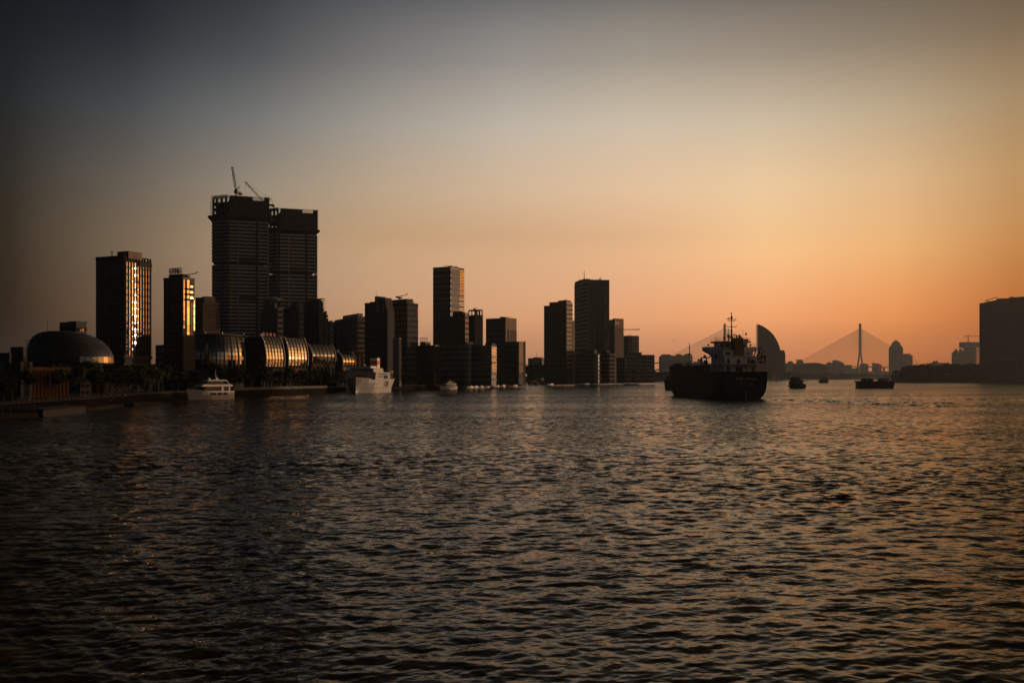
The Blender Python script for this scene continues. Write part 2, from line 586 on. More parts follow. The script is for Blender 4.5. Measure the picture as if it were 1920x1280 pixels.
# ------------------------------------------------------------------ haze
def make_haze():
    o = BOX(-6300, 6300, -6300, 6300, -4.0, HAZE_TOP).build('haze', M['concrete'])
    o['kind'] = 'stuff'
    m = bpy.data.materials.new('morning_haze')
    m.use_nodes = True
    t = m.node_tree
    for n in list(t.nodes):
        t.nodes.remove(n)
    out = t.nodes.new('ShaderNodeOutputMaterial')
    v = t.nodes.new('ShaderNodeVolumePrincipled')
    v.inputs['Color'].default_value = (0.72, 0.86, 1.0, 1)
    v.inputs['Density'].default_value = HAZE_D
    v.inputs['Anisotropy'].default_value = 0.6
    t.links.new(v.outputs[0], out.inputs['Volume'])
    o.data.materials.clear()
    o.data.materials.append(m)


make_haze()



# ------------------------------------------------------------------ the banks
def land(name, poly, m, z0=-2.5, z1=2.5):
    o = MB().prism(poly, z0, z1).build(name, m)
    o['kind'] = 'structure'
    return o


LEFT_EDGE = [(-95, -280), (-96, 60), (-100, 194), (-107, 262), (-115, 310), (-121, 385), (-111.5, 395), (-97, 452), (-90, 484), (-86, 560), (-40, 690), (20, 933), (224, 1493), (520, 2150), (860, 2700), (1500, 3100), (4300, 3400)]
land('left_bank', [(-4300, -280)] + LEFT_EDGE + [(4300, 4300), (-4300, 4300)], M['earth'])
land('right_bank_slope', [(530, 1352), (900, 1325), (1320, 920), (1700, 920), (1700, 2400), (1400, 2400), (800, 1720), (575, 1430)], M['earth'], z0=2.4, z1=9.0)
land('right_bank', [(512, 1345), (545, 1328), (900, 1290), (1300, 900), (1500, -280), (4300, -280), (4300, 2700), (1500, 2500), (800, 1750), (560, 1430)], M['earth'])
land('far_bank', [(900, 3250), (4400, 3700), (5000, 6000), (-3000, 6000), (-900, 4310), (900, 4310)], M['earth'], z1=2.2)

# a paved promenade strip with a low kerb along the left quay
pm = MB()
edge = [Vector(p) for p in LEFT_EDGE[1:12]]
for i in range(len(edge) - 1):
    a, b = edge[i], edge[i + 1]
    d = (b - a).normalized()
    n = Vector((-d.y, d.x))
    p = [a + n * 0.05, b + n * 0.05, b + n * 9, a + n * 9]
    pm.prism([(q.x, q.y) for q in p], 2.5, 2.62)
o = pm.build('promenade', M['dark_concrete'])
o['kind'] = 'structure'


def wall_run(name, label, cat, pts, th, z0, z1, m, group=None):
    mb = MB()
    t = thing(name, label, cat, (pts[0][0], pts[0][1], 0), 0, group)
    for i in range(len(pts) - 1):
        a, b = Vector(pts[i]), Vector(pts[i + 1])
        d = (b - a).normalized()
        n = Vector((-d.y, d.x)) * th
        mb.prism([(q.x - pts[0][0], q.y - pts[0][1]) for q in (a, b, b + n, a + n)], z0, z1)
    mb.build('wall', m, t)
    return t


# ------------------------------------------------------------------ buildings
BASE = 2.5


class Bld:
    def __init__(s, name, label, cat, xl, xc, xr, Y, A=115.0, base=BASE, group=None, depth=None):
        a = R(A)
        s.Y, s.base = Y, base
        s.C = Vector(((xc - 960) / F * Y, Y))
        s.n = Vector((math.sin(a), math.cos(a)))
        s.vv = Vector((-math.cos(a), math.sin(a)))
        s.w = -s.lx(xl)
        s.d = s.ly(xr) if depth is None else depth
        s.root = thing(name, label, cat, (s.C.x, s.C.y, base), R(90 - A), group)

    def lx(s, px):
        k = (px - 960) / F
        u = -s.n
        return -(k * s.C.y - s.C.x) / (u.x - k * u.y)

    def ly(s, px):
        k = (px - 960) / F
        v = s.vv
        return (k * s.C.y - s.C.x) / (v.x - k * v.y)

    def z(s, py):
        return zat(py, s.Y) - s.base

    def box(s, name, m, x0, x1, y0, y1, z0, z1, **kw):
        return BOX(x0, x1, y0, y1, z0, z1).build(name, M[m], s.root, **kw)

    def body(s, m, ytop, name='body', z0=-0.5):
        s.h = s.z(ytop)
        return s.box(name, m, -s.w, 0, 0, s.d, z0, s.h)

    def slabs(s, m, z0, z1, step, t=0.9, p=0.25, name='floor_slab', ext=None):
        x0, x1, y0, y1 = ext or (-s.w, 0, 0, s.d)
        me = BOX(x0 - p, x1 + p, y0 - p, y1 + p, 0, t).mesh(name, M[m])
        z = z0
        while z < z1 - t * 0.5:
            link(name, me, s.root, (0, 0, z))
            z += step

    def piers(s, m, face, a0, a1, n, z0, z1, wd=0.5, p=0.3, name='pier', off=0.0):
        if face == 'f':
            me = BOX(-wd / 2, wd / 2, -p, 0.05, z0, z1).mesh(name, M[m])
        else:
            me = BOX(-0.05, p, -wd / 2, wd / 2, z0, z1).mesh(name, M[m])
        for i in range(n):
            q = a0 + (a1 - a0) * (i / max(1, n - 1))
            link(name, me, s.root, (q, off, 0) if face == 'f' else (off, q, 0))

    def panes(s, m, face, a0, a1, na, z0, z1, nz, gap=0.18, tilt=0.5, out=0.06, name='glass_pane', rnd=None, gapz=None, off=0.0, yaw=None):
        """panes of glass, each hung very slightly out of true"""
        rnd = rnd or random.Random(7)
        da, dz = (a1 - a0) / na, (z1 - z0) / nz
        ga, gz = da * gap, dz * (gap if gapz is None else gapz)
        if face == 'f':
            me = BOX(-da / 2 + ga / 2, da / 2 - ga / 2, -0.05, 0.05, -dz / 2 + gz / 2, dz / 2 - gz / 2).mesh(name, M[m])
        else:
            me = BOX(-0.05, 0.05, -da / 2 + ga / 2, da / 2 - ga / 2, -dz / 2 + gz / 2, dz / 2 - gz / 2).mesh(name, M[m])
        for i in range(na):
            for j in range(nz):
                q, zz = a0 + (i + .5) * da, z0 + (j + .5) * dz
                t1, t2 = R(rnd.gauss(0, tilt)), R(rnd.gauss(0, tilt * 0.03))
                if face == 'f':
                    link(name, me, s.root, (q, off - out, zz), (t1, 0, t2))
                else:
                    link(name, me, s.root, (off + out, q, zz), (0, t1, t2 + (R(yaw[i % len(yaw)]) if yaw else 0)))

    def mast(s, x, y, z0, z1, r=0.25, name='antenna', arms=()):
        mb = MB().tube((x, y, z0), (x, y, z1), r, r * 0.5)
        for (h, l) in arms:
            mb.tube((x - l, y, h), (x + l, y, h), r * 0.6)
        mb.build(name, M['dark_steel'], s.root)

    def roof_crane(s, x, y, z, L=9, dirx=1, lift=0.8):
        """window cleaning crane on the roof"""
        k = min(1.0, L / 7.0 + .12)
        mb = MB().box(x - 1.3 * k, x + 1.3 * k, y - 1.0 * k, y + 1.0 * k, z + 1.0 * k, z + 1.9 * k)
        mb.tube((x, y, z), (x, y, z + 1.6 * k), 0.45 * k)
        mb.tube((x - dirx * 3.2 * k, y, z + 2.2 * k), (x + dirx * L, y, z + 2.4 * k + lift * k), 0.3 * k, 0.2 * k)
        mb.tube((x + dirx * L, y, z + 2.4 * k + lift * k), (x + dirx * (L + 1.6 * k), y, z + 3.3 * k + lift * k), 0.25 * k)
        mb.box(x - dirx * 3.2 * k - .6 * k, x - dirx * 3.2 * k + .6 * k, y - .6 * k, y + .6 * k, z + 1.7 * k, z + 2.7 * k)
        mb.build('roof_crane', M['dark_steel'], s.root)

    def parapet(s, m='frame', t=0.4, h=1.2, ext=None, z=None, name='parapet'):
        x0, x1, y0, y1 = ext or (-s.w, 0, 0, s.d)
        z = s.h if z is None else z
        mb = MB().box(x0 - .1, x1 + .1, y0 - .1, y0 + t, z - .3, z + h).box(x0 - .1, x1 + .1, y1 - t, y1 + .1, z - .3, z + h)
        mb.box(x0 - .1, x0 + t, y0 + t, y1 - t, z - .3, z + h).box(x1 - t, x1 + .1, y0 + t, y1 - t, z - .3, z + h)
        mb.build(name, M[m], s.root)


rnd = random.Random(11)

# --- 1  the hotel tower whose glass catches the rising sun
b = Bld('glass_tower', 'dark tower on the left whose gridded right face blazes with a tall streak of sun', 'tower', 180, 233, 283, 420, 114.2)
b.body('dark_concrete', 484)
b.box('roof_plant', 'brown_stone', b.lx(215), b.lx(238) - 0.5, 1.5, 9, b.h, b.z(470))
b.box('roof_plant', 'dark_concrete', b.lx(196), b.lx(214), 2, 7, b.h, b.z(478))
b.mast(b.lx(200), 3, b.z(478), b.z(466), 0.25, arms=((b.z(469), 0.8),))
zt, zb = b.z(488), b.z(667)
b.panes('coated_glass', 'r', 0.6, b.d - 0.4, 9, zb, zt, 14, gap=0.30, gapz=0.36, tilt=0.35, out=0.12, rnd=random.Random(3), yaw=[-2.4, -1.8, -1.3, -.85, .85, 1.2, 1.5, 1.9, 2.3])
b.panes('bronze_glass', 'r', 0.6, b.d - 0.4, 9, zb - (zt - zb) / 28, zt - (zt - zb) / 28, 14, gap=0.30, gapz=0.68, tilt=0.5, out=0.10, name='spandrel_pane', rnd=random.Random(5), yaw=[-2.6, -2.0, -1.3, -.7, .6, 1.2, 1.7, 2.1, 2.6])
b.piers('frame', 'r', 0.6, b.d - 0.4, 10, zb - 1, b.z(481), wd=0.55, p=0.5, name='mullion')
b.panes('bronze_glass', 'r', 0.6, b.d - 0.4, 9, b.h - 0.2, b.z(481), 1, gap=0.3, tilt=0.6, name='screen_pane')
b.box('sign_band', 'frame', 0.1, 0.75, b.ly(259), b.d, b.z(496), b.z(487))
b.panes('dark_glass', 'f', -b.w + 0.8, -0.8, 10, b.z(665), b.z(490), 20, gap=0.12, gapz=0.35, tilt=0.3, out=0.02, name='window_pane', rnd=random.Random(4))
b.slabs('dark_concrete', b.z(700), b.z(668), 3.2, 1.0, 0.5, name='podium_ledge')
b.box('base_shade_panel', 'frame', .02, .3, .1, b.d - .1, 0, b.z(669))  # dark sheet over the podium side, standing in for the shade there
b.parapet('frame')

# --- 2  the tower with the rooftop sign
b = Bld('sign_tower', 'slim dark tower carrying big rooftop letters, its narrow right face striped with sun', 'tower', 307, 343, 365, 398, 116.3)
b.body('dark_concrete', 522)
b.box('upper_storey', 'dark_concrete', b.lx(313), -1.0, 1, b.d * 0.5, b.h, b.z(513))
zz = b.z(512.5)
for i, ch in enumerate('星港国际'):
    lettering('roof_letter', ch, M['dark_steel'], b.root, 2.6, (b.lx(316.5 + i * 5.4), 1.2, zz + 1.15), (R(90), 0, 0), 0.12)
sf = MB()
for i in range(8):
    x = b.lx(313.8 + i * 3.2)
    sf.tube((x, 1.6, zz - 1), (x, 1.6, zz + 2.5), 0.07, n=4)
for q in (0.0, 2.5):
    sf.tube((b.lx(313.8), 1.6, zz + q), (b.lx(336), 1.6, zz + q), 0.07, n=4)
sf.build('sign_frame', M['dark_steel'], b.root)
b.roof_crane(b.lx(341.5), 3, b.h, L=4.2, lift=0.5)
yy = [b.ly(344), b.ly(347.2), b.ly(350.5), b.ly(354.8), b.ly(362)]
b.panes('coated_glass', 'r', yy[0], yy[1] - .4, 1, b.z(615), b.z(524), 16, gap=0.05, tilt=.6, out=0.12, rnd=random.Random(8), yaw=[-.8])
b.panes('coated_glass', 'r', yy[2], yy[3], 1, b.z(627), b.z(524), 18, gap=0.05, tilt=.6, out=0.12, rnd=random.Random(9), yaw=[-.8])
b.panes('bronze_glass', 'r', yy[3] + .6, yy[4], 2, b.z(627), b.z(566), 11, gap=0.12, tilt=0.9, out=0.08, rnd=random.Random(10), yaw=[4, 5])
b.panes('coated_glass', 'r', yy[4] + .3, b.d, 1, b.z(619), b.z(560), 12, gap=0.08, tilt=.7, out=0.12, rnd=random.Random(12), yaw=[.7])
for zy in (538, 548, 558):
    b.box('balcony', 'dark_concrete', 0.05, 1.1, b.ly(348), b.ly(361.5), b.z(zy + 4.5), b.z(zy + 1.5))
    b.panes('coated_glass', 'r', b.ly(356), b.ly(361), 1, b.z(zy), b.z(zy - 4), 1, gap=0.02, tilt=0.4, out=0.3)
b.panes('dark_glass', 'f', -b.w + 0.8, -0.8, 6, b.z(680), b.z(526), 18, gap=0.2, gapz=0.4, tilt=0.2, out=0.02, name='window_pane')
b.parapet('brown_stone', h=0.6)
b.box('base_shade_panel', 'frame', .02, .22, .1, b.d - .1, 0, b.z(629))  # shade on the lower right face, put in as a dark panel

# --- 3  the brown block beside it
b = Bld('brown_block', 'plain brown block with a stepped top between the sign tower and the unfinished towers', 'office block', 364, 381, 413, 470, 150)
b.body('brown_stone', 566)
b.box('upper_storey', 'brown_stone', -b.w + 2, -1, 0.8, b.ly(405), b.h, b.z(555))
b.box('roof_plant', 'dark_concrete', -b.w + .5, -b.w + 3.5, 0.5, 3, b.h, b.z(553))
b.panes('dark_glass', 'r', 0.6, b.ly(409), 9, b.z(620), b.z(569), 12, gap=0.3, gapz=0.5, tilt=0.2, out=0.0, name='window_pane')
b.panes('coated_glass', 'r', b.ly(411), b.d - .05, 1, b.z(616), b.z(566), 13, gap=0.06, tilt=.6, out=0.15, yaw=[-34])
b.slabs('brown_stone', b.z(622), b.z(566), 12.0, 0.5, 0.12, name='string_course')

# --- 4  low grey block in the gap
b = Bld('grey_block', 'small grey slab block filling the gap left of the sign tower', 'office block', 292, 308, 312, 520, 140)
b.body('concrete', 646)
b.slabs('dark_concrete', b.z(690), b.z(648), 3.5, 1.4, 0.05, name='window_band')


# --- 5  the twin unfinished towers
def unfinished(label, xl, xc, xr, Y, py):
    """rows of the photo: top of crown, its foot, climbing deck, top of the clad shaft, the open floor half way down"""
    b = Bld('unfinished_tower', label, 'tower', xc - 1, xc, xr, Y, 160, group='twin towers under construction')
    d, W = b.d, 26.0
    a2 = R(204)                                          # the narrow flank left of the corner
    t2 = Vector((math.cos(a2), -math.sin(a2)))
    k = (xl - 960) / F
    L = (k * b.C.y - b.C.x) / (t2.x - k * t2.y)
    fx, fy = L * t2.dot(b.n), L * t2.dot(b.vv)
    dirf = Vector((fx, fy)).normalized()
    nf = Vector((-dirf.y, dirf.x))
    if nf.y > 0:
        nf = -nf

    def plan(p):
        c = Vector((p, 0)) + Vector((0, 0))
        q = Vector((fx, fy)) + nf * p + dirf * p
        c = Vector((p * 1.0, nf.y * p * .6))
        return [(p, d + p), (c.x, c.y), (q.x, q.y), (q.x - W * .75 - p, q.y + 4), (-W - p, d + p)]

    def fl(f_, out):                                     # a point on the narrow flank
        q = Vector((fx, fy)) * f_ + nf * out
        return q.x, q.y

    def vol(name, m, p, z0, z1):
        return MB().prism(plan(p), z0, z1).build(name, M[m], b.root)

    zc0, zc1 = b.z(py['crown0']), b.z(py['crown1'])
    vol('lower_shaft', 'raw_wall', 0, -0.5, b.z(py['gap1']))
    vol('upper_shaft', 'raw_wall', 0, b.z(py['gap0']), b.z(py['body']))
    b.box('core', 'raw_wall', -W * .62, -W * .36, d * .34, d * .74, b.z(py['gap1']), b.z(py['deck1']))
    me = BOX(-.5, .5, -.5, .5, 0, 1).mesh('column', M['raw_wall'])
    cols = [fl(.93, -1.2), fl(.5, -1.0), (-1.0, .3), (-1.0, d * .33), (-1.0, d * .62), (-1.0, d - .9), (-W + 2, d - 1)]
    for (z0, z1) in ((b.z(py['gap1']), b.z(py['gap0'])), (b.z(py['body']), b.z(py['deck1']))):
        for (x, y) in cols:
            o = link('column', me, b.root, (x, y, z0 - .2))
            o.scale = (1, 1, z1 - z0 + .4)
    st = (Y / F) * 6.7
    me = MB().prism(plan(.3), 0, .34 * st).mesh('floor_slab', M['site_concrete'])
    for z0, z1 in ((6.0, b.z(py['gap1'])), (b.z(py['gap0']) + .1, b.z(py['body']))):
        z = z0
        while z < z1 - .34 * st:
            link('floor_slab', me, b.root, (0, 0, z))
            z += st
        link('floor_slab', me, b.root, (0, 0, z1 - .3 * st))
    # plain strips and ribs that interrupt the bands
    zl, zt = -0.5, b.z(py['body']) + .1
    b.box('slot', 'raw_wall', .1, .5, d * .70, d * .755, zl, zt)
    b.box('corner_rib', 'pale_concrete', .1, .6, d * .255, d * .275, zl, zt + .1)
    b.box('corner_rib', 'pale_concrete', .1, .6, d - .35, d + .4, zl, zt + .1)
    b.box('hoist_strip', 'raw_wall', .1, .55, .1, d * .045, zl, zt - .2)
    x0_, y0_ = fl(.30, .5)
    x1_, y1_ = fl(.42, .5)
    MB().tube((x0_, y0_, zl), (x0_, y0_, zt), .5, n=4).build('hoist_strip', M['raw_wall'], b.root)
    b.box('plant_floor', 'raw_wall', .15, .55, d * .285, d * .69, b.z(py['gap0']) + .4, b.z(py['gap0']) + st * 1.15)
    b.box('plant_floor', 'raw_wall', .15, .55, d * .285, d * .69, b.z(py['gap1'] + 66), b.z(py['gap1'] + 66) + st * 1.3)
    vol('climbing_deck', 'scaffold', 2.0, b.z(py['deck1']), b.z(py['deck0']))
    # crown: netting on the river face, an open frame of slabs, posts and rails on the flank
    zb = b.z(py['deck0']) + .1
    b.box('scaffold_net', 'scaffold', -W * .5, .9, d * .05, d + .6, zb, zc1 - 2.6)
    b.box('scaffold_net', 'scaffold', .5, .95, d * .05, d * .62, zc1 - 2.6, zc1 - .3)
    b.box('scaffold_net', 'scaffold', .5, .95, d * .9, d + .6, zc1 - 2.6, zc1 - .2)
    me = MB().prism(plan(-.4), 0, .55).mesh('raw_slab', M['raw_wall'])
    for q in (.03, .34, .62):
        link('raw_slab', me, b.root, (0, 0, zb + (zc1 - zb) * q))
    me = BOX(-.7, .7, -.7, .7, 0, zc1 - zb - 1.5).mesh('raw_column', M['raw_wall'])
    for f_ in (.98, .74, .42, .12):
        link('raw_column', me, b.root, (*fl(f_, -.9), zb))
    fr = MB()
    zs = [zb + (zc1 - zb) * q / 9 for q in range(10)]
    for i in range(13):
        p0 = fl(i / 12, .7)
        fr.tube((*p0, zb), (*p0, zc1 + (.9 if i % 3 == 0 else .2)), .12, n=4)
    for q in zs:
        fr.tube((*fl(0, .7), q), (*fl(1.06, .7), q), .11, n=4)
    for i in range(8):
        y = fy + (d - fy) * i / 7
        fr.tube((fx - W * .8, y, zb), (fx - W * .8, y, zc1), .12, n=4)
    fr.build('open_scaffold', M['scaffold'], b.root, kind='stuff')
    rods = MB()
    r2 = random.Random(3)
    for i in range(60):
        y = d * i / 59
        rods.tube((.75, y, zc1 - 2.7), (.75, y, zc1 + r2.uniform(-.4, .5)), 0.09, n=4)
        p0 = fl(i / 59, -.3)
        rods.tube((*p0, zc1 - 2.0), (*p0, zc1 + r2.uniform(-.2, .6)), 0.09, n=4)
    for i in range(15):
        q = zs[0] + (zc1 - zs[0]) * i / 14
        rods.tube((.9, d + .5, q), (.9, d + 1.2, q), 0.15, n=4)
    for q in (.5, 1.2, 1.9):
        rods.tube((.75, 0, zc1 - q), (.75, d, zc1 - q), 0.09, n=4)
    rods.build('starter_bars', M['scaffold'], b.root, kind='stuff')
    b.box('site_sign', 'dark_steel', .97, 1.15, d * .66, d * .72, zc0 + 3, zc0 + 6)
    return b


t1 = unfinished('left and taller of the two unfinished towers, banded shaft under a black scaffold crown', 398, 426, 503, 650,
                dict(crown1=366, crown0=402, deck0=402.5, deck1=406, body=413.5, gap0=489.5, gap1=496.5))
t2 = unfinished('right and lower of the two unfinished towers, partly hidden by its taller twin', 500, 522, 594, 705,
                dict(crown1=390, crown0=428, deck0=428, deck1=431.5, body=438.5, gap0=507, gap1=514))


def lattice(mb, p0, p1, wd, n, r):
    p0, p1 = Vector(p0), Vector(p1)
    d = (p1 - p0).normalized()
    a = d.cross(Vector((0, 1, 0)))
    if a.length < .1:
        a = Vector((1, 0, 0))
    a.normalize()
    c = d.cross(a).normalized()
    cs = [a * wd / 2 + c * wd / 2, -a * wd / 2 + c * wd / 2, -a * wd / 2 - c * wd / 2, a * wd / 2 - c * wd / 2]
    for k in cs:
        mb.tube(p0 + k, p1 + k * 0.7, r, n=4)
    for i in range(n):
        q0, q1 = p0.lerp(p1, i / n), p0.lerp(p1, (i + 1) / n)
        for j in range(4):
            mb.tube(q0 + cs[j], q1 + cs[(j + 1) % 4], r * .6, n=3)


def luffing_crane(label, base, mast_h, tip, wd=1.2, side=True):
    """base and tip are world points"""
    base, tip = Vector(base), Vector(tip)
    t = thing('tower_crane', label, 'crane', base, 0, 'cranes on the unfinished towers')
    m = MB()
    lattice(m, (0, 0, -8), (0, 0, mast_h), wd, 8, .13)
    m.build('mast', M['dark_steel'], t)
    piv = Vector((0, 0, mast_h + 1))
    dx = 1 if tip.x > base.x else -1
    m = MB()
    lattice(m, piv, tip - base, wd * .85, 16, .13)
    m.build('jib', M['dark_steel'], t)
    e = Vector((-dx, .25, 0)) if side else Vector((-dx * .35, 1, 0))
    e.normalize()
    f = Vector((-e.y, e.x, 0))
    m = MB()
    ring = lambda q, w_: [e * q + f * w_ + Vector((0, 0, mast_h)), e * q - f * w_ + Vector((0, 0, mast_h)), e * q - f * w_ + Vector((0, 0, mast_h + 1.1)), e * q + f * w_ + Vector((0, 0, mast_h + 1.1))]
    m.loft([ring(-1.2, 1.0), ring(5.2, 1.0)])
    m.loft([[p - Vector((0, 0, .6)) for p in ring(4.2, 1.2)], [p - Vector((0, 0, .6)) for p in ring(5.6, 1.2)]])
    m.box(-.9, .9, -.9, .9, mast_h - .4, mast_h + 2.2)
    m.build('machine_deck', M['dark_steel'], t)
    m = MB()
    ap = e * 3.4 + Vector((0, 0, mast_h + 5.0))
    m.tube((0, 0, mast_h + 1.2), ap, .2, n=4).tube(e * 4.8 + Vector((0, 0, mast_h + 1)), ap, .14, n=4)
    m.build('apex_frame', M['dark_steel'], t)
    m = MB()
    m.tube(ap, (tip - base) * .98, .07, n=3)
    m.build('rope', M['dark_steel'], t)
    MB().tube((tip - base) + Vector((0, 0, -.2)), (tip - base) + Vector((0, 0, -9)), .05, n=3).build('hook_rope', M['dark_steel'], t)
    return t


pb = px_at(443, 364, 664)
luffing_crane('steeply raised crane standing on the taller unfinished tower', (pb.x, pb.y, zat(372, 664)), 3.6, px_at(435.5, 313, 664), 1.3, side=False)
pb = px_at(499, 385, 676)
luffing_crane('crane with its jib leaning left between the two unfinished towers', (pb.x, pb.y, zat(396, 676)), 3.6, px_at(460, 341.5, 676), 1.2)

# --- 6  residential towers in front of and right of the twins
def housing(label, xl, xc, xr, Y, ytop, A=120, cap=None, m='dark_concrete', step=3.1, bays=4, win=True, capm=None):
    b = Bld('apartment_tower', label, 'apartment tower', xl, xc, xr, Y, A, group='residential towers behind the glass pavilions')
    b.body(m, ytop)
    if cap:
        for (x0, x1, y) in cap:
            b.box('roof_cap', capm or m, b.lx(x0), min(b.lx(x1), -.2), .6, b.d - .6, b.h, b.z(y))
    n = max(2, int(b.w / 4.2))
    b.slabs(m, 5, b.h - 1, step, .9, .45, name='balcony_slab', ext=(-b.w * .72, -b.w * .36, 0.02, b.d * .5))
    b.piers(m, 'f', -b.w + .6, -.5, n, 0, b.h - .3, .9, .55)
    if win:
        mb = MB()
        z = 4.0
        while z < b.h - 3:
            for i in range(n - 1):
                x = -b.w + .6 + (b.w - 1.1) * (i + .5) / (n - 1)
                mb.box(x - .85, x + .85, -.06, .1, z, z + 1.5)
            for i in range(3):
                y = b.d * (i + .5) / 3
                mb.box(-.1, .06, y - .8, y + .8, z, z + 1.5)
            z += step
        mb.build('windows', M['dark_glass'], b.root, kind='stuff')
    return b


b = housing('apartment tower with a small sunlit gable peak just right of the taller unfinished tower', 489, 522, 531, 560, 576, 152, cap=((496, 513, 566), (492, 504, 556)), m='concrete')
MB().prism([(b.lx(503), .5), (b.lx(518), .5), (b.lx(518), 4), (b.lx(503), 4)], b.z(562), b.z(558)).build('gable_wall', M['pale_concrete'], b.root)
g = MB().add([(b.lx(505), .4, b.z(560)), (b.lx(519), .4, b.z(560)), (b.lx(507), .4, b.z(553)), (b.lx(505), 4, b.z(560)), (b.lx(519), 4, b.z(560)), (b.lx(507), 4, b.z(553))],
             [(0, 1, 2), (5, 4, 3), (1, 4, 5, 2), (0, 2, 5, 3), (0, 3, 4, 1)])
g.build('gable_peak', M['pale_concrete'], b.root)
b.mast(b.lx(508), 2, b.z(553), b.z(548), .15)
b = housing('apartment tower with stacked scalloped balconies in the middle of the housing cluster', 529, 563, 569, 575, 571, 152, cap=((545, 556, 562),), m='dark_concrete')
b = housing('stepped apartment tower highest at the right end of the housing cluster', 562, 600, 606, 590, 566, 152, cap=((572, 598, 559),), m='dark_concrete')
b.slabs('concrete', b.h - 10, b.h + 3, 1.3, .3, .9, name='louvre')
b = housing('lower stepped shoulder of the housing cluster on its right side', 596, 612, 613, 600, 583, 152, cap=((597, 604, 575),))
b = housing('lowest dark wing closing the right end of the housing cluster', 604, 621, 624, 605, 601, 152, cap=((605, 614, 595),))
b = housing('small far tower between the housing cluster and the flat capped tower', 617, 629, 632, 640, 603, 152)
b = housing('wide apartment tower with an overhanging flat cap left of the black slab tower', 631, 672, 684, 620, 593, 152, cap=((641, 670, 587),), m='concrete', capm='pale_concrete')
b.slabs('concrete', b.h - 1.2, b.h, 2, .8, 1.2, name='cornice')

# --- 7  black slab tower with slanted fins
b = Bld('finned_tower', 'black tower topped by two slanted fins with glowing slits between them', 'tower', 684, 706, 709, 600, 119)
b.body('frame', 567)
b.box('roof_plant', 'frame', b.lx(692), b.lx(702), 1, 6, b.h, b.z(565))
b.slabs('dark_concrete', 5, b.h, 3.4, .5, .1)
b.mast(b.lx(704), 1, b.h, b.z(546), .12)
for (x0, x1, x2, yt, yb) in ((705.5, 713, 719, 556, 700), (718, 724, 729.5, 559, 700)):
    xa, xb, xc_ = [(q - 707) / F * 612 for q in (x0, x1, x2)]
    pz = b.z(yt)
    dd = Vector((b.n.x, b.n.y))
    w0 = b.lx(x0); w1 = b.lx(x1); w2 = b.lx(x2)
    zm = b.z(yt + 28)
    fin = MB()
    ring = lambda y: [(w0, y, -0.5), (w0 + (w2 - w0), y, -0.5), (w2, y, zm), (w1, y, pz), (w0, y, pz)]
    fin.loft([ring(-1.5), ring(5.5)])
    fin.build('slanted_fin', M['frame'], b.root)
    ws = MB()
    for k in range(4):
        zz = pz - 2.2 - k * 2.3
        ws.box(w0 + (w1 - w0) * .45, w1 - .2, -1.62, -1.4, zz, zz + 1.4)
    ws.build('fin_windows', M['steel'], b.root, kind='stuff')
b.panes('coated_glass', 'r', .3, 1.6, 1, b.z(596), b.z(571), 7, gap=.08, tilt=1.2, out=3.6)

# --- 8  tower with the roof crane
b = Bld('stepped_tower', 'dark two step tower with a long roof crane right of the slanted fins', 'tower', 728, 764, 784, 650, 135)
b.h = b.z(568)
b.box('body', 'dark_concrete', -b.w, 0, 0, b.d, -0.5, b.h)
b.box('upper_storey', 'dark_concrete', -b.w, b.lx(763) - .3, .02, b.d * .6, b.h, b.z(560))
b.slabs('frame', 5, b.h - 1, 3.6, 1.5, .08, name='window_band')
b.slabs('concrete', b.h - .2, b.h, 2, .5, .4, name='cornice')
b.box('roof_plant', 'concrete', b.lx(766) if False else -3.0, -.6, 2, b.d - 3, b.h, b.z(565))
b.roof_crane(b.lx(741), 4, b.z(560), L=6.5, lift=.6)
b.box('corner_panel', 'red', 0.05, .3, b.d * .86, b.d - .2, b.h - 9, b.h - 2)
b = Bld('pale_slab_block', 'narrow pale slab block with small corner windows at the foot of the stepped tower', 'office block', 737, 749, 752.5, 590, 130)
b.body('concrete', 633)
b.piers('pale_concrete', 'f', -b.w + .3, -.4, 4, 0, b.h, .5, .25)
b.panes('dark_glass', 'r', .2, b.d, 1, 3, b.h - 1, 15, gap=.2, tilt=.2)

# --- 9  the tall bronze tower
b = Bld('bronze_tower', 'tall flat topped tower whose far right edge glows bronze', 'tower', 812, 845, 870, 720, 121)
b.body('dark_glass', 501)
b.slabs('frame', 4, b.h - 1, 4.0, 1.5, .06)
yk = b.ly(861)
b.panes('dull_glass', 'r', .4, yk, 4, b.z(600), b.h - .8, 34, gap=.06, tilt=.12, out=.05, name='dull_pane', rnd=random.Random(2))
b.panes('coated_glass', 'r', yk + .3, b.d, 2, b.z(588), b.h - 1, 30, gap=.12, gapz=.34, tilt=.6, out=.15)
b.slabs('brown_stone', b.z(588), b.h, (b.h - b.z(588)) / 30, .55, .25, ext=(-1, 0, yk, b.d), name='ledge')
b.parapet('frame', h=.6)
b.roof_crane(b.lx(836), 4, b.h, L=3.5, dirx=-1, lift=.4)
b.roof_crane(-2, b.ly(858), b.h, L=3.0, dirx=-1, lift=1.2)
b = Bld('dark_mid_block', 'dark curtain walled block standing in front of the tall bronze tower', 'office block', 820, 872, 879, 690, 118)
b.h = b.z(592)
b.box('body', 'dark_glass', -b.w, 0, 0, b.d, -0.5, b.h)
b.box('upper_storey', 'dark_glass', b.lx(848), b.lx(866), 1, b.d - 1, b.h, b.z(583))
b.box('roof_plant', 'dark_steel', b.lx(866), -.3, .5, 5, b.h, b.z(586))
b.slabs('frame', 4, b.h, 3.8, 1.3, .06)
b.piers('frame', 'f', -b.w + 1, -1, 10, 0, b.h, .35, .2, name='mullion')
b = Bld('framed_tower', 'slender tower with a skeletal top and a pale ladder of windows on its left edge', 'tower', 878, 890, 905, 700, 150)
b.h = b.z(590)
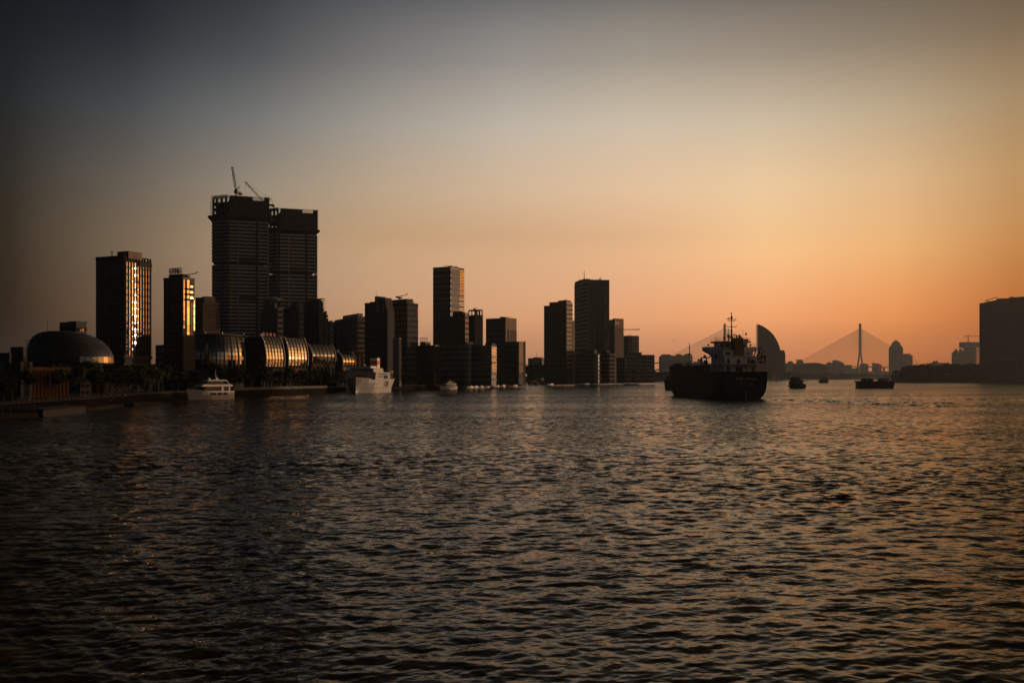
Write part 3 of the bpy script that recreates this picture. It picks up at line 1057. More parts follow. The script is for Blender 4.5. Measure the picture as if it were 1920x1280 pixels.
b.box('body', 'frame', -b.w, 0, 0, b.d, -0.5, b.h)
fr = MB()
zt = b.z(582)
for x in (-b.w + .3, -b.w * .5, -.3):
    fr.box(x - .3, x + .3, 0, .6, b.h, zt).box(x - .3, x + .3, b.d - .6, b.d, b.h, zt)
for y in (.33 * b.d, .66 * b.d):
    fr.box(-.6, 0, y - .3, y + .3, b.h, zt)
fr.box(-b.w, 0, 0, b.d, zt, zt + .8)
fr.build('crown_frame', M['frame'], b.root)
b.panes('bronze_glass', 'r', .4, b.ly(897), 1, b.z(642), b.z(594), 9, gap=.06, gapz=.3, tilt=.3, out=.1)
b.piers('dark_concrete', 'r', b.ly(897.5), b.d - .2, 4, 0, b.h, .5, .4)
b.roof_crane(-b.w * .6, 3, zt + .8, L=2.6, lift=.2)

# --- 10  stone tower and its neighbour
b = Bld('stone_tower', 'square stone tower with a low roof hut and pale right side', 'tower', 911, 947, 968, 780, 122)
b.body('dark_concrete', 596)
b.box('roof_plant', 'dark_concrete', b.lx(932), b.lx(940), 4, 9, b.h, b.z(593))
b.roof_crane(-2.5, b.d * .55, b.h, L=1.8, lift=.9)
b.box('side_cladding', 'brown_stone', .02, .3, .3, b.d, 0, b.h + .3)
b.box('side_slot', 'frame', .32, .5, b.ly(951), b.ly(954), 0, b.z(617))
b.piers('brown_stone', 'r', b.ly(957), b.d - .5, 6, 0, b.z(618), .5, .6)
b.slabs('frame', b.z(650), b.z(604), 3.9, 1.1, .05, ext=(-b.w + 2.5, -2.5, 0, 5), name='window_band')
b = Bld('strip_block', 'dark block with one tall amber strip of glass near its right edge', 'office block', 946, 972.5, 985, 745, 120)
b.body('dark_concrete', 640)
b.panes('bronze_glass', 'r', .3, b.ly(981), 1, b.z(698), b.h - .3, 13, gap=.04, gapz=.12, tilt=.5, out=.12)
b.piers('frame', 'r', b.ly(982), b.d - .3, 2, 0, b.h + .5, .5, .3)
b.slabs('frame', 4, b.h, 3.9, 1.2, .05, ext=(-b.w, -.2, 0, 4), name='window_band')

# --- 11  banded offices on the waterfront
def rounded(w, d, r, n=6, side=1):
    """plan of a block whose front right corner is rounded"""
    p = [(-w, 0)]
    for i in range(n + 1):
        a = -math.pi / 2 + math.pi / 2 * i / n
        p.append((-r + r * math.cos(a), r + r * math.sin(a)))
    return p + [(0, d), (-w, d)]


def banded(name, label, xl, xc, xr, Y, ytop, A=130, r=5.0, step=3.7, m='concrete', group='banded offices on the far waterfront', glass='dark_glass', t=1.2):
    b = Bld(name, label, 'office block', xl, xc, xr, Y, A, group=group)
    b.h = b.z(ytop)
    r = min(r, b.w * .8, b.d * .8)
    pl = rounded(b.w, b.d, r)
    MB().prism(pl, -0.5, b.h).build('glass_body', M[glass], b.root)
    pb = [(-b.w - .3, -.3)] + [(x + .3 * (1 if x > -r else 0), y - .3 * (1 if y < r else 0)) for (x, y) in pl[1:-2]] + [(.3, b.d + .3), (-b.w - .3, b.d + .3)]
    me = MB().prism(pb, 0, t).mesh('floor_band', M[m])
    z = 3.0
    while z < b.h:
        link('floor_band', me, b.root, (0, 0, z))
        z += step
    return b


b = banded('waterfront_office', 'glass fronted office with amber panes down its right edge, left of the banded pair', 775, 815, 826, 650, 647, 120, m='frame', t=.3, r=.5)
b.panes('bronze_glass', 'r', .3, b.d, 1, b.z(693), b.h - .5, 9, gap=.04, gapz=.14, tilt=.7, out=.35)
b.piers('frame', 'f', -b.w + .5, -.5, 12, 0, b.h, .4, .45, name='mullion')
b.panes('bronze_glass', 'f', b.lx(778), b.lx(787), 2, b.h - 9, b.h - 1, 3, gap=.2, tilt=2, out=.35)
fr = MB()
for x in (784, 788, 792, 796):
    fr.tube((b.lx(x), 3, b.h), (b.lx(x), 3, b.z(633)), .2, n=4)
fr.tube((b.lx(783), 3, b.z(633)), (b.lx(797), 3, b.z(633)), .25, n=4).box(b.lx(786), b.lx(796), 1, 7, b.h, b.z(640))
fr.build('roof_frame', M['dark_steel'], b.root)
b = banded('waterfront_office', 'banded office with dark rounded corner, left half of the banded pair', 826, 874, 883, 660, 645, 140, r=6)
b.box('roof_plant', 'dark_concrete', b.lx(836), b.lx(868), 3, 9, b.h, b.z(640))
b = banded('waterfront_office', 'banded office whose right end shows a stack of bright amber windows', 883, 921, 930.5, 660, 649, 122, r=.5)
b.panes('coated_glass', 'r', .3, b.d, 1, b.z(699), b.h - .3, 8, gap=.02, gapz=.45, tilt=.5, out=.4)
b.box('roof_plant', 'dark_concrete', b.lx(905), b.lx(918), 3, 7, b.h, b.z(643))

# --- 12  hazy slab far behind
b = Bld('hazy_slab', 'pale hazy block low on the skyline between the amber strip block and the two step tower', 'office block', 990, 1016, 1021, 1500, 120)
b.body('concrete', 671)
b.box('roof_plant', 'concrete', b.lx(998), b.lx(1012), 3, 12, b.h, b.z(669.5))
b.mast(b.lx(1003), 5, b.h, b.z(660), .3)
b.slabs('dark_concrete', 6, b.h - 2, 4, 1.4, .06, name='window_band')

# --- 13  two step dark tower
b = Bld('two_step_tower', 'black tower with a stepped left shoulder and brown banded right side', 'tower', 1020, 1061, 1073, 900, 131)
b.h = b.z(571)
b.box('body', 'dark_glass', -b.w, 0, 0, b.d, -0.5, b.h)
b.box('upper_storey', 'dark_glass', b.lx(1030), 0, .02, b.d, b.h, b.z(565))
b.box('roof_plant', 'frame', b.lx(1045), -.4, 1, b.d * .8, b.z(565), b.z(562.5))
b.roof_crane(-3, 3, b.z(563), L=1.8, lift=.5)
b.slabs('frame', 5, b.h, 4.0, 1.3, .06)
b.slabs('brown_stone', b.z(690), b.z(570), 4.0, 2.1, .3, ext=(-.4, 0, .8, b.d), name='floor_band')
b.box('side_slot', 'frame', -.2, .35, .05, .7, 0, b.z(566))
b.panes('bronze_glass', 'f', -1.6, -.6, 1, b.z(640), b.z(573), 16, gap=.1, gapz=.4, tilt=.5, out=.3, name='window_pane')
b.box('side_wing', 'brown_stone', -3, .2, b.d + .02, b.d + 3.5, -0.5, b.z(600))

# --- 14  cross braced tower
b = Bld('braced_tower', 'tall grey tower with X bracing and a mast on its left corner', 'tower', 1077, 1102, 1142, 1000, 168)
b.body('dark_glass', 524)
b.box('upper_storey', 'dark_concrete', -b.w, -b.w * .3, .5, b.d * .3, b.h, b.z(520))
b.slabs('dark_concrete', 4, b.h - 1, 4.1, 1.3, .12)
b.mast(-b.w * .4, 2, b.z(520), b.z(504), .5)
b.roof_crane(-b.w * .75, 2, b.z(520), L=2.5, dirx=-1, lift=.2)
b.roof_crane(-3, b.d * .62, b.h, L=4, lift=.8)
y0, y1, y2, y3 = .3, b.ly(1114), b.ly(1133), b.d - .3
zz = [b.z(q) for q in (662, 632, 601, 571, 546, 526)]
for i in range(5):
    for (ya, yb) in ((y0, y1), (y2, y3)):
        p, q = (ya, yb) if (i + (ya == y2)) % 2 else (yb, ya)
        MB().tube((.35, p, zz[i]), (.35, q, zz[i + 1]), .45, n=5).build('cross_brace', M['concrete'], b.root)
for y in (y0, y1, y2, y3):
    b.box('column', 'concrete', .05, .6, y - .4, y + .4, 0, b.h)
b.panes('bronze_glass', 'r', y2 + .6, y3 - .5, 1, b.z(660), b.h - 2, 32, gap=.05, gapz=.35, tilt=.2, out=.2, name='window_pane')
b.box('dark_floor', 'frame', .05, .3, y1 + .6, y2 - .5, b.z(655), b.z(632))

# --- 15  reddish block with lit sign
b = Bld('red_sign_block', 'brown block with a reddish sign at its top right of the braced tower', 'office block', 1141, 1152, 1169, 1050, 140)
b.body('dark_concrete', 599)
b.box('crown', 'brown_stone', -3, .25, .2, b.d, b.h - 8, b.h + 1.2)
b.box('side_cladding', 'brown_stone', .02, .25, .3, b.d, 0, b.h - 8.2)
b.panes('dark_glass', 'r', 1.0, b.d - .6, 6, b.z(680), b.h - 9, 17, gap=.35, gapz=.5, tilt=.2, out=.22, name='window_pane')
b.box('sign', 'red', .28, .5, 2, b.d * .55, b.h - 5, b.h - 2)
b.box('sign', 'letters', .28, .5, .6, 1.8, b.h - 6, b.h - 1)
b.piers('dark_concrete', 'f', -b.w + .8, -.8, 3, 0, b.h, 1.2, .6)
b = Bld('grey_block', 'plain grey block lower and right of the brown block with the reddish sign', 'office block', 1168, 1178, 1198, 1200, 150)
b.body('concrete', 629)
b.piers('dark_concrete', 'r', 1, b.d * .3, 2, 0, b.h, 1.2, .3)
b.slabs('dark_concrete', 6, b.h - 2, 4, 1.1, .06, name='window_band')
b.mast(-2, b.d * .3, b.h, b.z(626), .3)

# --- 16  low banded offices further right
b = banded('waterfront_office', 'round cornered banded office whose right edge glows orange, below the braced tower', 1080, 1118, 1127, 900, 663, 118, r=7, m='dark_concrete')
b.panes('bronze_glass', 'r', 7.2, b.d, 2, b.z(707), b.h - 1, 9, gap=.06, gapz=.3, tilt=1.0, out=.35)
b.box('roof_plant', 'dark_concrete', b.lx(1084), b.lx(1112), 3, 9, b.h, b.z(656))
b = banded('waterfront_office', 'dark narrow office with brown ledges on its right side, right of the glowing corner', 1126, 1141, 1152, 910, 661, 140, r=2, m='brown_stone')
b.box('roof_plant', 'dark_concrete', b.lx(1128), b.lx(1136), 1, 5, b.h, b.z(656))
b = banded('waterfront_office', 'broad dark base block under the grey block with a sloped left edge', 1156, 1171, 1174, 960, 670, 140, r=1, m='dark_concrete')
b = banded('waterfront_office', 'long low office with pale floor bands, taller left part of the pair', 1170, 1174, 1205, 1000, 666, 165, r=1)
b.box('roof_plant', 'dark_concrete', -b.w, -.5, b.d * .3, b.d * .95, b.h, b.z(660))
b = banded('waterfront_office', 'long low office with pale floor bands, right end of the row', 1203, 1206, 1227, 1010, 665, 165, r=1)
b = banded('waterfront_office', 'lowest banded terrace in front of the row end', 1186, 1190, 1228, 960, 692, 165, r=1)
b.panes('coated_glass', 'r', b.d * .72, b.d * .8, 1, b.h - 1.2, b.h + .8, 1, tilt=0, out=.4)

# --- 17  low hall with white curved roof behind the ship's bow
t = thing('curved_roof_hall', 'low hall with a pale curved roof at the water just left of the ship bow', 'hall', (px_at(1252, 714, 1600).x, 1620, 2.5), R(-15))
MB().box(-24, 20, 0, 30, -.5, 12).build('walls', M['dark_concrete'], t)
rg = lambda y: [(-25 + 46 * i / 8, y, 12 + 7 * math.sin(math.pi * (i + 1) / 10)) for i in range(9)] + [(-25 + 46 * i / 8, y, 11.5 + 6.4 * math.sin(math.pi * (i + 1) / 10)) for i in range(8, -1, -1)]
MB().loft([rg(-1), rg(31)]).build('curved_roof', M['ship_white'], t)


# ------------------------------------------------------------------ glass pavilions of the cruise quay
def pavilion(label, xl, xr, Y, ytop, ybot, bays, rows, A, bulge, roofred=False, sides=True):
    """barrel fronted glass hall: the curved wall is local x = f(z), running along local y"""
    b = Bld('glass_pavilion', label, 'pavilion', xl - 14, xl, xr, Y, A, group='curved glass pavilions on the quay')
    z0, z1 = b.z(ybot), b.z(ytop)
    H = z1 - z0
    f = lambda z: -bulge * max(0.0, (z - z0) / H) ** 2.8 - 0.25 * bulge * max(0, (0.25 - (z - z0) / H)) * 2
    zs = [z0 + H * j / rows for j in range(rows + 1)]
    d = b.d
    prof = [(-9, 0.0)] + [(f(zz) - .35, zz) for zz in [-0.5] + zs] + [(-bulge - 8, z1 + .3), (-9 - bulge, z1)]
    core = MB().loft([[(x, y, zz) for x, zz in prof[1:]] + [(-12, y, z1), (-12, y, -0.5)] for y in (0.2, d - .2)])
    core.build('hall_body', M['frame'], b.root)
    r_ = random.Random(int(Y))
    bw = d / bays
    for j in range(rows):
        za, zb_ = zs[j], zs[j + 1]
        xa, xb = f(za), f(zb_)
        L = math.hypot(xb - xa, zb_ - za)
        th = math.atan2(xb - xa, zb_ - za)
        me = BOX(-.05, .05, -bw * .465, bw * .465, -L * .47, L * .47).mesh('glass_pane', M['pavilion_glass'])
        for i in range(bays):
            link('glass_pane', me, b.root, ((xa + xb) / 2, bw * (i + .5), (za + zb_) / 2), (0, th + R(r_.gauss(0, 0.9)), R(r_.uniform(-.35, .35))))
        tr = BOX(-.2, .12, .1, d - .1, -.07, .07).mesh('transom', M['frame'])
        link('transom', tr, b.root, (f(za) + .1, 0, za))
    rib = MB()
    ring = lambda zz, o: [(f(zz) + o, -.17, zz), (f(zz) + o, .17, zz), (f(zz) - .3, .17, zz), (f(zz) - .3, -.17, zz)]
    rib.loft([ring(zz, .28) for zz in [-0.5] + zs + [z1 + .4]])
    me = rib.mesh('rib', M['frame'])
    for i in range(bays + 1):
        link('rib', me, b.root, (0, bw * i, 0))
    me = MB().loft([[(f(zz) + .55, -.3, zz), (f(zz) + .55, .12, zz), (f(zz) + .2, .12, zz), (f(zz) + .2, -.3, zz)] for zz in zs + [z1 + .5]]).mesh('edge_trim', M['pale_concrete'])
    link('edge_trim', me, b.root, (0, 0, 0))
    link('edge_trim', me, b.root, (0, d + .2, 0))
    # dim glazed base
    b.panes('bronze_glass', 'r', .2, d - .2, bays, z0 - 3.6, z0 - .8, 1, gap=.3, tilt=.8, out=.05, name='base_pane', yaw=[-6, -7, -8])
    if sides:
        mb = MB()
        for j in range(5):
            for i in range(2):
                mb.box(-2.6 + i * 1.3 - bulge * .2, -1.6 + i * 1.3 - bulge * .2, .02, .18, z0 + H * (j + .2) / 5.5, z0 + H * (j + .75) / 5.5)
        mb.build('end_windows', M['bronze_glass'], b.root, kind='stuff')
    b.z1 = z1
    b.bulge = bulge
    return b


def roof_lamp(label, px, py, Y):
    """small metal flue that flashes in the sun"""
    p = px_at(px, py, Y)
    return p


b = pavilion('narrow ribbed glass pavilion with red rooftop letters, next to the oval hall', 499, 533, 450, 631, 687, 6, 8, 116.4, 2.6)
rl = MB()
for i, ch in enumerate('国际客运'):
    lettering('roof_letter', ch, M['red'], b.root, 1.8, (-b.bulge - .6, b.d * (.15 + .2 * i), b.z1 + 1.1), (R(90), 0, R(90)), .1)
b.box('roof_vent', 'pale_concrete', -b.bulge - 1.2, -b.bulge, -.6, .6, b.z1 + .2, b.z1 + 1.2)
b = pavilion('brightest glass pavilion glowing orange all over, in the middle of the row', 541, 577, 472, 633, 685, 6, 9, 117.3, 2.4)
b.box('roof_vent', 'pale_concrete', -b.bulge - 1.2, -b.bulge, -1.0, .2, b.z1 - .8, b.z1 + .2)
b = pavilion('dull grey glass pavilion lower than the glowing one, fourth of the row', 586, 629, 505, 645, 677, 6, 7, 126, 3.2, sides=False)
b = pavilion('smallest glass pavilion at the right end of the row, above the white ferry', 643, 666, 560, 660, 684, 4, 5, 117.8, 2.8, sides=False)
for q in (-6.5, -4.2, -1.5):
    b.box('roof_vent', 'pale_concrete', q - b.bulge, q - b.bulge + .7, -.2, .5, b.z1 - .5, b.z1 + 1.4)

# the big oval hall at the left end of the row
t = thing('oval_glass_hall', 'big oval hall, black to the left and gridded with amber glass at its right end', 'pavilion', (px_at(408, 700, 452).x, 452, 2.5), R(-20))
a_, b_ = 15.6, 18.5
rows, cols = 8, 34
Hh = zat(628, 436) - 2.5
zb0 = zat(690, 436) - 2.5
prof = lambda s: 1.0 - 0.20 * s ** 2.2 - 0.06 * (1 - s) ** 2
pt = lambda k, s, o=0.0: ((a_ * prof(s) + o) * math.cos(k), (b_ * prof(s) + o) * math.sin(k), zb0 + (Hh - zb0) * s)
body = MB().loft([[((a_ * prof(max(0, s)) - .5) * math.cos(2 * math.pi * i / 48), (b_ * prof(max(0, s)) - .5) * math.sin(2 * math.pi * i / 48), zb0 + (Hh - zb0) * s if s >= 0 else -0.5) for i in range(48)] for s in (-1, 0, .2, .4, .6, .8, 1.0)])
body.build('hall_body', M['frame'], t)
MB().loft([[(a_ * q * math.cos(2 * math.pi * i / 48), b_ * q * math.sin(2 * math.pi * i / 48), zz) for i in range(48)] for q, zz in ((.84, Hh - .1), (.84, Hh + .5), (.5, Hh + 1.3), (.2, Hh + 1.5))]).build('roof', M['roof'], t)
r_ = random.Random(21)
k0, k1 = R(-215 + 20), R(10)
for i in range(cols):
    ka = k0 + (k1 - k0) * i / cols
    kb = k0 + (k1 - k0) * (i + 1) / cols
    for j in range(rows):
        sa, sb = j / rows, (j + 1) / rows
        km, dk = (ka + kb) / 2, (kb - ka) * .43
        sm, ds = (sa + sb) / 2, (sb - sa) * .45
        P4 = [Vector(pt(km - dk, sm - ds)), Vector(pt(km + dk, sm - ds)), Vector(pt(km + dk, sm + ds)), Vector(pt(km - dk, sm + ds))]
        c = sum(P4, Vector()) / 4
        mb = MB()
        nn = (P4[1] - P4[0]).cross(P4[3] - P4[0]).normalized() * .06
        mb.loft([[p - c - nn for p in P4], [p - c + nn for p in P4]])
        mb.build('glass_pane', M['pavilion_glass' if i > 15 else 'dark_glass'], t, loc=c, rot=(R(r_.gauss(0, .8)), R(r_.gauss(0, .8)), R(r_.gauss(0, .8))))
for i in range(0, cols + 1, 2):
    k = k0 + (k1 - k0) * i / cols
    mb = MB()
    e = .016
    mb.loft([[pt(k - e, s, .4), pt(k + e, s, .4), pt(k + e, s, -.4), pt(k - e, s, -.4)] for s in (0, .2, .4, .6, .8, 1.0)])
    mb.build('rib', M['frame'], t)
rv = MB()
for (x, y, h) in ((-9, -14, 1.0), (-6, -13, 1.6), (3, -13, 1.2), (9, -9, 1.2), (11, 4, 1.2)):
    rv.box(x - .35, x + .35, y - .35, y + .35, Hh + .2, Hh + .4 + h)
rv.build('roof_vents', M['pale_concrete'], t, kind='stuff')

# rust coloured open frame beside the last pavilion
p = px_at(672, 690, 575)
t = thing('steel_frame', 'rust orange open framework standing between the last pavilion and the ferry mast', 'framework', (p.x, p.y, 2.5), R(20))
mb = MB()
hh = zat(657, 575) - 2.5
for x in np.linspace(-2.8, 2.8, 4):
    for y in (0, 3):
        mb.tube((x, y, 0), (x, y, hh), .22, n=4)
mb.build('posts', M['orange'], t)
mb = MB()
for z in np.linspace(3, hh, 6):
    for y in (0, 3):
        mb.tube((-2.9, y, z), (2.9, y, z), .2, n=4)
mb.build('rails', M['orange'], t)
MB().box(-2.7, 2.7, .6, 2.4, 0, hh - .8).build('lift_shaft', M['dark_concrete'], t)


# ------------------------------------------------------------------ left foreground: dome museum and old waterfront
p = px_at(113, 690, 330)
t = thing('dome_hall', 'dark egg shaped dome with a yellow lit glass rim at its right tip', 'dome', (p.x, p.y + 8, 2.5), R(-8))
zt = zat(618, 330) - 2.5
zr = zat(676, 330) - 2.5
rings = []
NA = 40
for s in np.linspace(0, 1, 12):
    z = zr + (zt - zr) * math.sin(s * math.pi / 2) ** .9
    q = math.cos(s * math.pi / 2) ** .75 if s < 1 else .02
    sh = -5.2 * s ** 1.3
    ring = []
    for i in range(NA):
        a = 2 * math.pi * i / NA
        rx = 14.6
        ring.append((sh + rx * q * math.cos(a), 11 * q * math.sin(a), z))
    rings.append(ring)
low = []
for s in np.linspace(0, 1, 5)[:-1]:
    q = .72 + .28 * math.sin(s * math.pi / 2)
    low.append([(14.6 * q * math.cos(2 * math.pi * i / NA), 11 * q * math.sin(2 * math.pi * i / NA), zr - 3.2 + 3.2 * s) for i in range(NA)])
MB().loft(low + rings).build('shell', M['dome'], t, smooth=True)
for j, (s0, zz0, zz1, m_) in enumerate(((1.0, zr - .9, zr + 1.4, 'coated_glass'),)):
    me = BOX(-.08, .08, -.95, .95, -1.0, 1.0).mesh('rim_pane', M[m_])
    for i in range(NA):
        a = 2 * math.pi * (i + .5) / NA
        if math.cos(a) < .55:
            continue
        x, y = 14.62 * math.cos(a), 11.02 * math.sin(a)
        link('rim_pane', me, t, (x, y, zr + .3), (0, R(-6), math.atan2(math.sin(a) / 11, math.cos(a) / 14.6)))
me = BOX(-.08, .08, -1.6, 1.6, -.5, .5).mesh('skylight', M['coated_glass'])
for i in range(3):
    link('skylight', me, t, (8.9 + i * 1.2, -4.2 + i * .9, zr + 4.6 - i * .8), (0, R(-52), R(-20)))
rb = MB()
for s in (2, 4, 6, 8):
    for i in range(NA):
        a, c = rings[s][i], rings[s][(i + 1) % NA]
        rb.tube(Vector(a) * 1.004, Vector(c) * 1.004, .09, n=3)
rb.build('seams', M['dark_steel'], t)
MB().loft([[(11 * math.cos(2 * math.pi * i / 24), 8.4 * math.sin(2 * math.pi * i / 24), z) for i in range(24)] for z in (-.5, zr - 3.0)]).build('drum', M['dark_concrete'], t)
MB().tube((-8.5, 0, zt - .8), (-8.5, 0, zt + 3.4), .08).build('flagpole', M['dark_steel'], t)

b = Bld('roof_block', 'square block with two lit slots peeping over the egg shaped dome', 'office block', 112, 143, 163, 400, 118)
b.body('dark_concrete', 603)
b.box('roof_plant', 'dark_concrete', b.lx(125), -.5, 1, 6, b.h, b.z(601.5))
b.panes('coated_glass', 'r', b.ly(144), b.ly(158), 3, b.z(624), b.z(612), 1, gap=.55, tilt=.5)
b.slabs('frame', 4, b.h - 2, 4, 1.4, .05, name='window_band')
b = Bld('low_block', 'dark block with antennas at the far left behind the shore houses', 'office block', 20, 44, 48, 260, 120)
b.body('dark_concrete', 650)
b.mast(b.lx(46), 1, b.h, b.z(646), .08, arms=())
b.mast(b.lx(30), 1, b.h, b.z(648), .08)
b.slabs('frame', 3, b.h - 1, 3.2, 1.3, .05, name='window_band')
b = Bld('low_block', 'lowest dark block at the left edge with a pale window frame', 'office block', -30, 18, 22, 235, 120)
b.body('dark_concrete', 661)
b.panes('tint_glass', 'f', b.lx(-20), b.lx(4), 2, b.z(708), b.z(684), 1, gap=.15, tilt=0, out=.04, name='window_pane')
b.box('window_frame', 'pale_concrete', b.lx(3.2), b.lx(4.8), -.2, .05, b.z(710), b.z(682))
b.box('window_frame', 'pale_concrete', b.lx(-20), b.lx(3), -.2, .05, b.z(684), b.z(681.5))
p = px_at(50, 700, 262)
t = thing('lattice_aerial', 'thin T shaped aerial left of the egg shaped dome', 'aerial', (p.x, 262, 8), 0)
MB().tube((0, 0, -6), (0, 0, zat(637, 262) - 8), .07).tube((-.8, 0, zat(637.5, 262) - 8), (.8, 0, zat(637.5, 262) - 8), .05).build('pole', M['dark_steel'], t)

b = Bld('signboard_house', 'grey house end with a column of dark window openings left of the arcade', 'house', 33, 40, 62, 232, 146)
b.body('dark_concrete', 678)
mb = MB()
for j in range(4):
    mb.box(-.1, .04, b.ly(45), b.ly(53), b.z(695 + j * 15), b.z(686 + j * 15))
mb.build('windows', M['tint_glass'], b.root, kind='stuff')
b.piers('concrete', 'r', b.ly(41.5), b.ly(58), 2, 0, b.h, .5, .2)
b = Bld('arcade_house', 'old brick waterfront house with a row of tall pilasters under an orange cornice', 'house', 61, 63, 129, 250, 146)
b.w = 9.0
b.body('brick', 688)
b.slabs('brick', b.h - .9, b.h, 3, .9, .5, name='cornice')
y0, y1 = b.ly(65), b.ly(127)
b.piers('brick', 'r', y0, y1, 10, 0, b.h - .9, .6, .45, name='pilaster')
me = BOX(-.1, .03, -.55, .55, 0, b.h - 4.2).mesh('tall_window', M['tint_glass'])
for i in range(9):
    link('tall_window', me, b.root, (0, y0 + (y1 - y0) * (i + .5) / 9, 2.2))
b.box('canopy', 'dark_steel', .5, 3.0, b.ly(88), b.ly(120), 3.2, 3.5)
b = Bld('white_house', 'small white shore house with four dark windows right of the brick arcade', 'house', 140, 151, 171, 268, 150)
b.body('concrete', 717)
for (xa, xb) in ((153, 159), (161.5, 168)):
    for (y0, y1) in ((726.5, 720), (739, 732.5)):
        b.box('window', 'tint_glass', -.1, .05, b.ly(xa), b.ly(xb), b.z(y0), b.z(y1))
rf = MB().add([(-b.w - .4, -.4, b.h), (.4, -.4, b.h), (.4, b.d + .4, b.h), (-b.w - .4, b.d + .4, b.h), (-b.w * .6, b.d * .5, b.h + 1.6), (-b.w * .4, b.d * .5, b.h + 1.6)],
              [(0, 3, 2, 1), (0, 1, 5, 4), (1, 2, 5), (2, 3, 4, 5), (3, 0, 4)])
rf.build('roof', M['roof'], b.root)
b = Bld('low_hall', 'long dark hall with a faint sloping roof under the right end of the dome', 'hall', 128, 196, 214, 300, 130)
b.body('dark_concrete', 706)
rf = MB().add([(-b.w - .5, -.6, b.h), (.6, -.6, b.h), (.6, b.d + .5, b.h), (-b.w - .5, b.d + .5, b.h), (-b.w, b.d * .5, b.h + 2.6), (0, b.d * .5, b.h + 2.6)],
              [(0, 3, 2, 1), (0, 1, 5, 4), (1, 2, 5), (2, 3, 4, 5), (3, 0, 4)])
rf.build('roof', M['concrete'], b.root)
b.piers('concrete', 'f', b.lx(180), b.lx(212) if False else -.4, 5, 0, b.h - .4, .3, .3, name='post')
for (lab, xl, xc, xr, Y, yt, A) in (('low tent roofed kiosk with a pale canopy beside the promenade, right of the gangway', 243, 262, 268, 380, 729, 140),
                                    ('tent roofed shed close behind the white yacht bow', 337, 358, 368, 395, 706, 140)):
    b = Bld('quay_kiosk', lab, 'kiosk', xl, xc, xr, Y, A, group='kiosks on the quay')
    b.body('dark_concrete', yt + 3)
    rf = MB().add([(-b.w - .8, -.8, b.h), (.8, -.8, b.h), (.8, b.d + .8, b.h), (-b.w - .8, b.d + .8, b.h), (-b.w * .5, b.d * .5, b.h + 1.4)],
                  [(0, 3, 2, 1), (0, 1, 4), (1, 2, 4), (2, 3, 4), (3, 0, 4)])
    rf.build('canopy', M['pale_concrete'], b.root)
    b.box('counter_window', 'tint_glass', -b.w * .8, -b.w * .2, -.05, .05, .9, 2.0)



# ------------------------------------------------------------------ far skyline beyond the bend
def far_block(name, label, cat, xl, xr, Y, ytop, m='concrete', group=None, depth=30.0, caps=(), A=172, base=2.5, slab=None):
    Y *= FAR_K
    b = Bld(name, label, cat, xl, xl + 1.0, xr, Y, A, group=group, base=base)
    b.w = 4.0 if b.w > 30 or b.w < 0 else b.w
    b.w = depth
    b.body(m, ytop)
    for (x0, x1, y) in caps:
        b.box('roof_cap', m, -depth * .8, -depth * .1, b.ly(x0), b.ly(x1), b.h, b.z(y))
    if slab:
        b.slabs('concrete', 6, b.h - 3, slab, slab * .35, .6, name='balcony_slab')
    return b


FG = 'hazy far apartment towers beyond the bend'
far_block('far_tower', 'pair of joined hazy apartment towers at the river bend, left of the cargo ship', 'apartment tower', 1240, 1262, 2300, 667, group=FG, caps=((1244, 1258, 664),), slab=6)
far_block('far_tower', 'right one of two joined hazy towers near the ship bow', 'apartment tower', 1259, 1269, 2330, 668, group=FG, caps=((1260, 1262, 666),), slab=6)
far_block('far_tower', 'hazy tower with a peaked roof step directly left of the foremast gap', 'apartment tower', 1268, 1282, 2340, 666, group=FG, caps=((1272, 1278, 663.5),), slab=6)
b = far_block('far_tower', 'hazy tower with a see-through balcony edge just left of the foremast', 'apartment tower', 1286, 1298, 2400, 665, group=FG, caps=((1288, 1294, 663),), slab=6)
b.slabs('concrete', 6, b.h - 6, 8, 1.2, .1, name='balcony_slab', ext=(-6, -1, b.d, b.d + 7))
far_block('far_tower', 'low hazy block with a square roof hut seen right of the foremast', 'apartment block', 1305, 1326, 2500, 678, group=FG, caps=((1312, 1318, 672.5),))
far_block('far_tower', 'low hazy strip of roofs behind the ship hold', 'apartment block', 1296, 1350, 2700, 684, group=FG)
far_block('far_tower', 'hazy block with a roof hut left of the lone chimney', 'apartment block', 1477, 1490, 3000, 680.5, group=FG, caps=((1482, 1487, 677),))
far_block('far_tower', 'hazy pagoda topped block right of the lone chimney', 'apartment block', 1496, 1509, 3100, 681, group=FG, caps=((1498, 1507, 677), (1500, 1505, 673.8)))
far_block('far_tower', 'hazy block just right of the domed stadium', 'apartment block', 1553, 1563, 3300, 681, group=FG, caps=((1555, 1559, 679),))
far_block('far_tower', 'hazy tower with three roof teeth left of the bridge pylon', 'apartment tower', 1565, 1579, 3000, 679, group=FG, caps=((1566, 1568, 675), (1570, 1573, 675.5), (1575, 1578, 677)), slab=8)
far_block('far_tower', 'hazy low tower between the toothed tower and the pylon', 'apartment block', 1580, 1597, 3150, 684, group=FG, caps=((1581, 1583, 680),))
far_block('far_tower', 'low haze coloured block at the foot of the bridge pylon', 'apartment block', 1596, 1611, 3200, 690, group=FG)
far_block('far_tower', 'hazy block right behind the right leg of the bridge pylon', 'apartment block', 1617, 1628, 3150, 682, group=FG, caps=((1620, 1624, 681),))
far_block('far_tower', 'hazy block hung under the bridge deck right of the harbour crane', 'apartment block', 1642, 1653, 3150, 683, group=FG, caps=((1644, 1649, 681),))
far_block('far_tower', 'long low haze coloured warehouse along the far waterfront', 'warehouse', 1628, 1672, 3120, 696, group=FG)
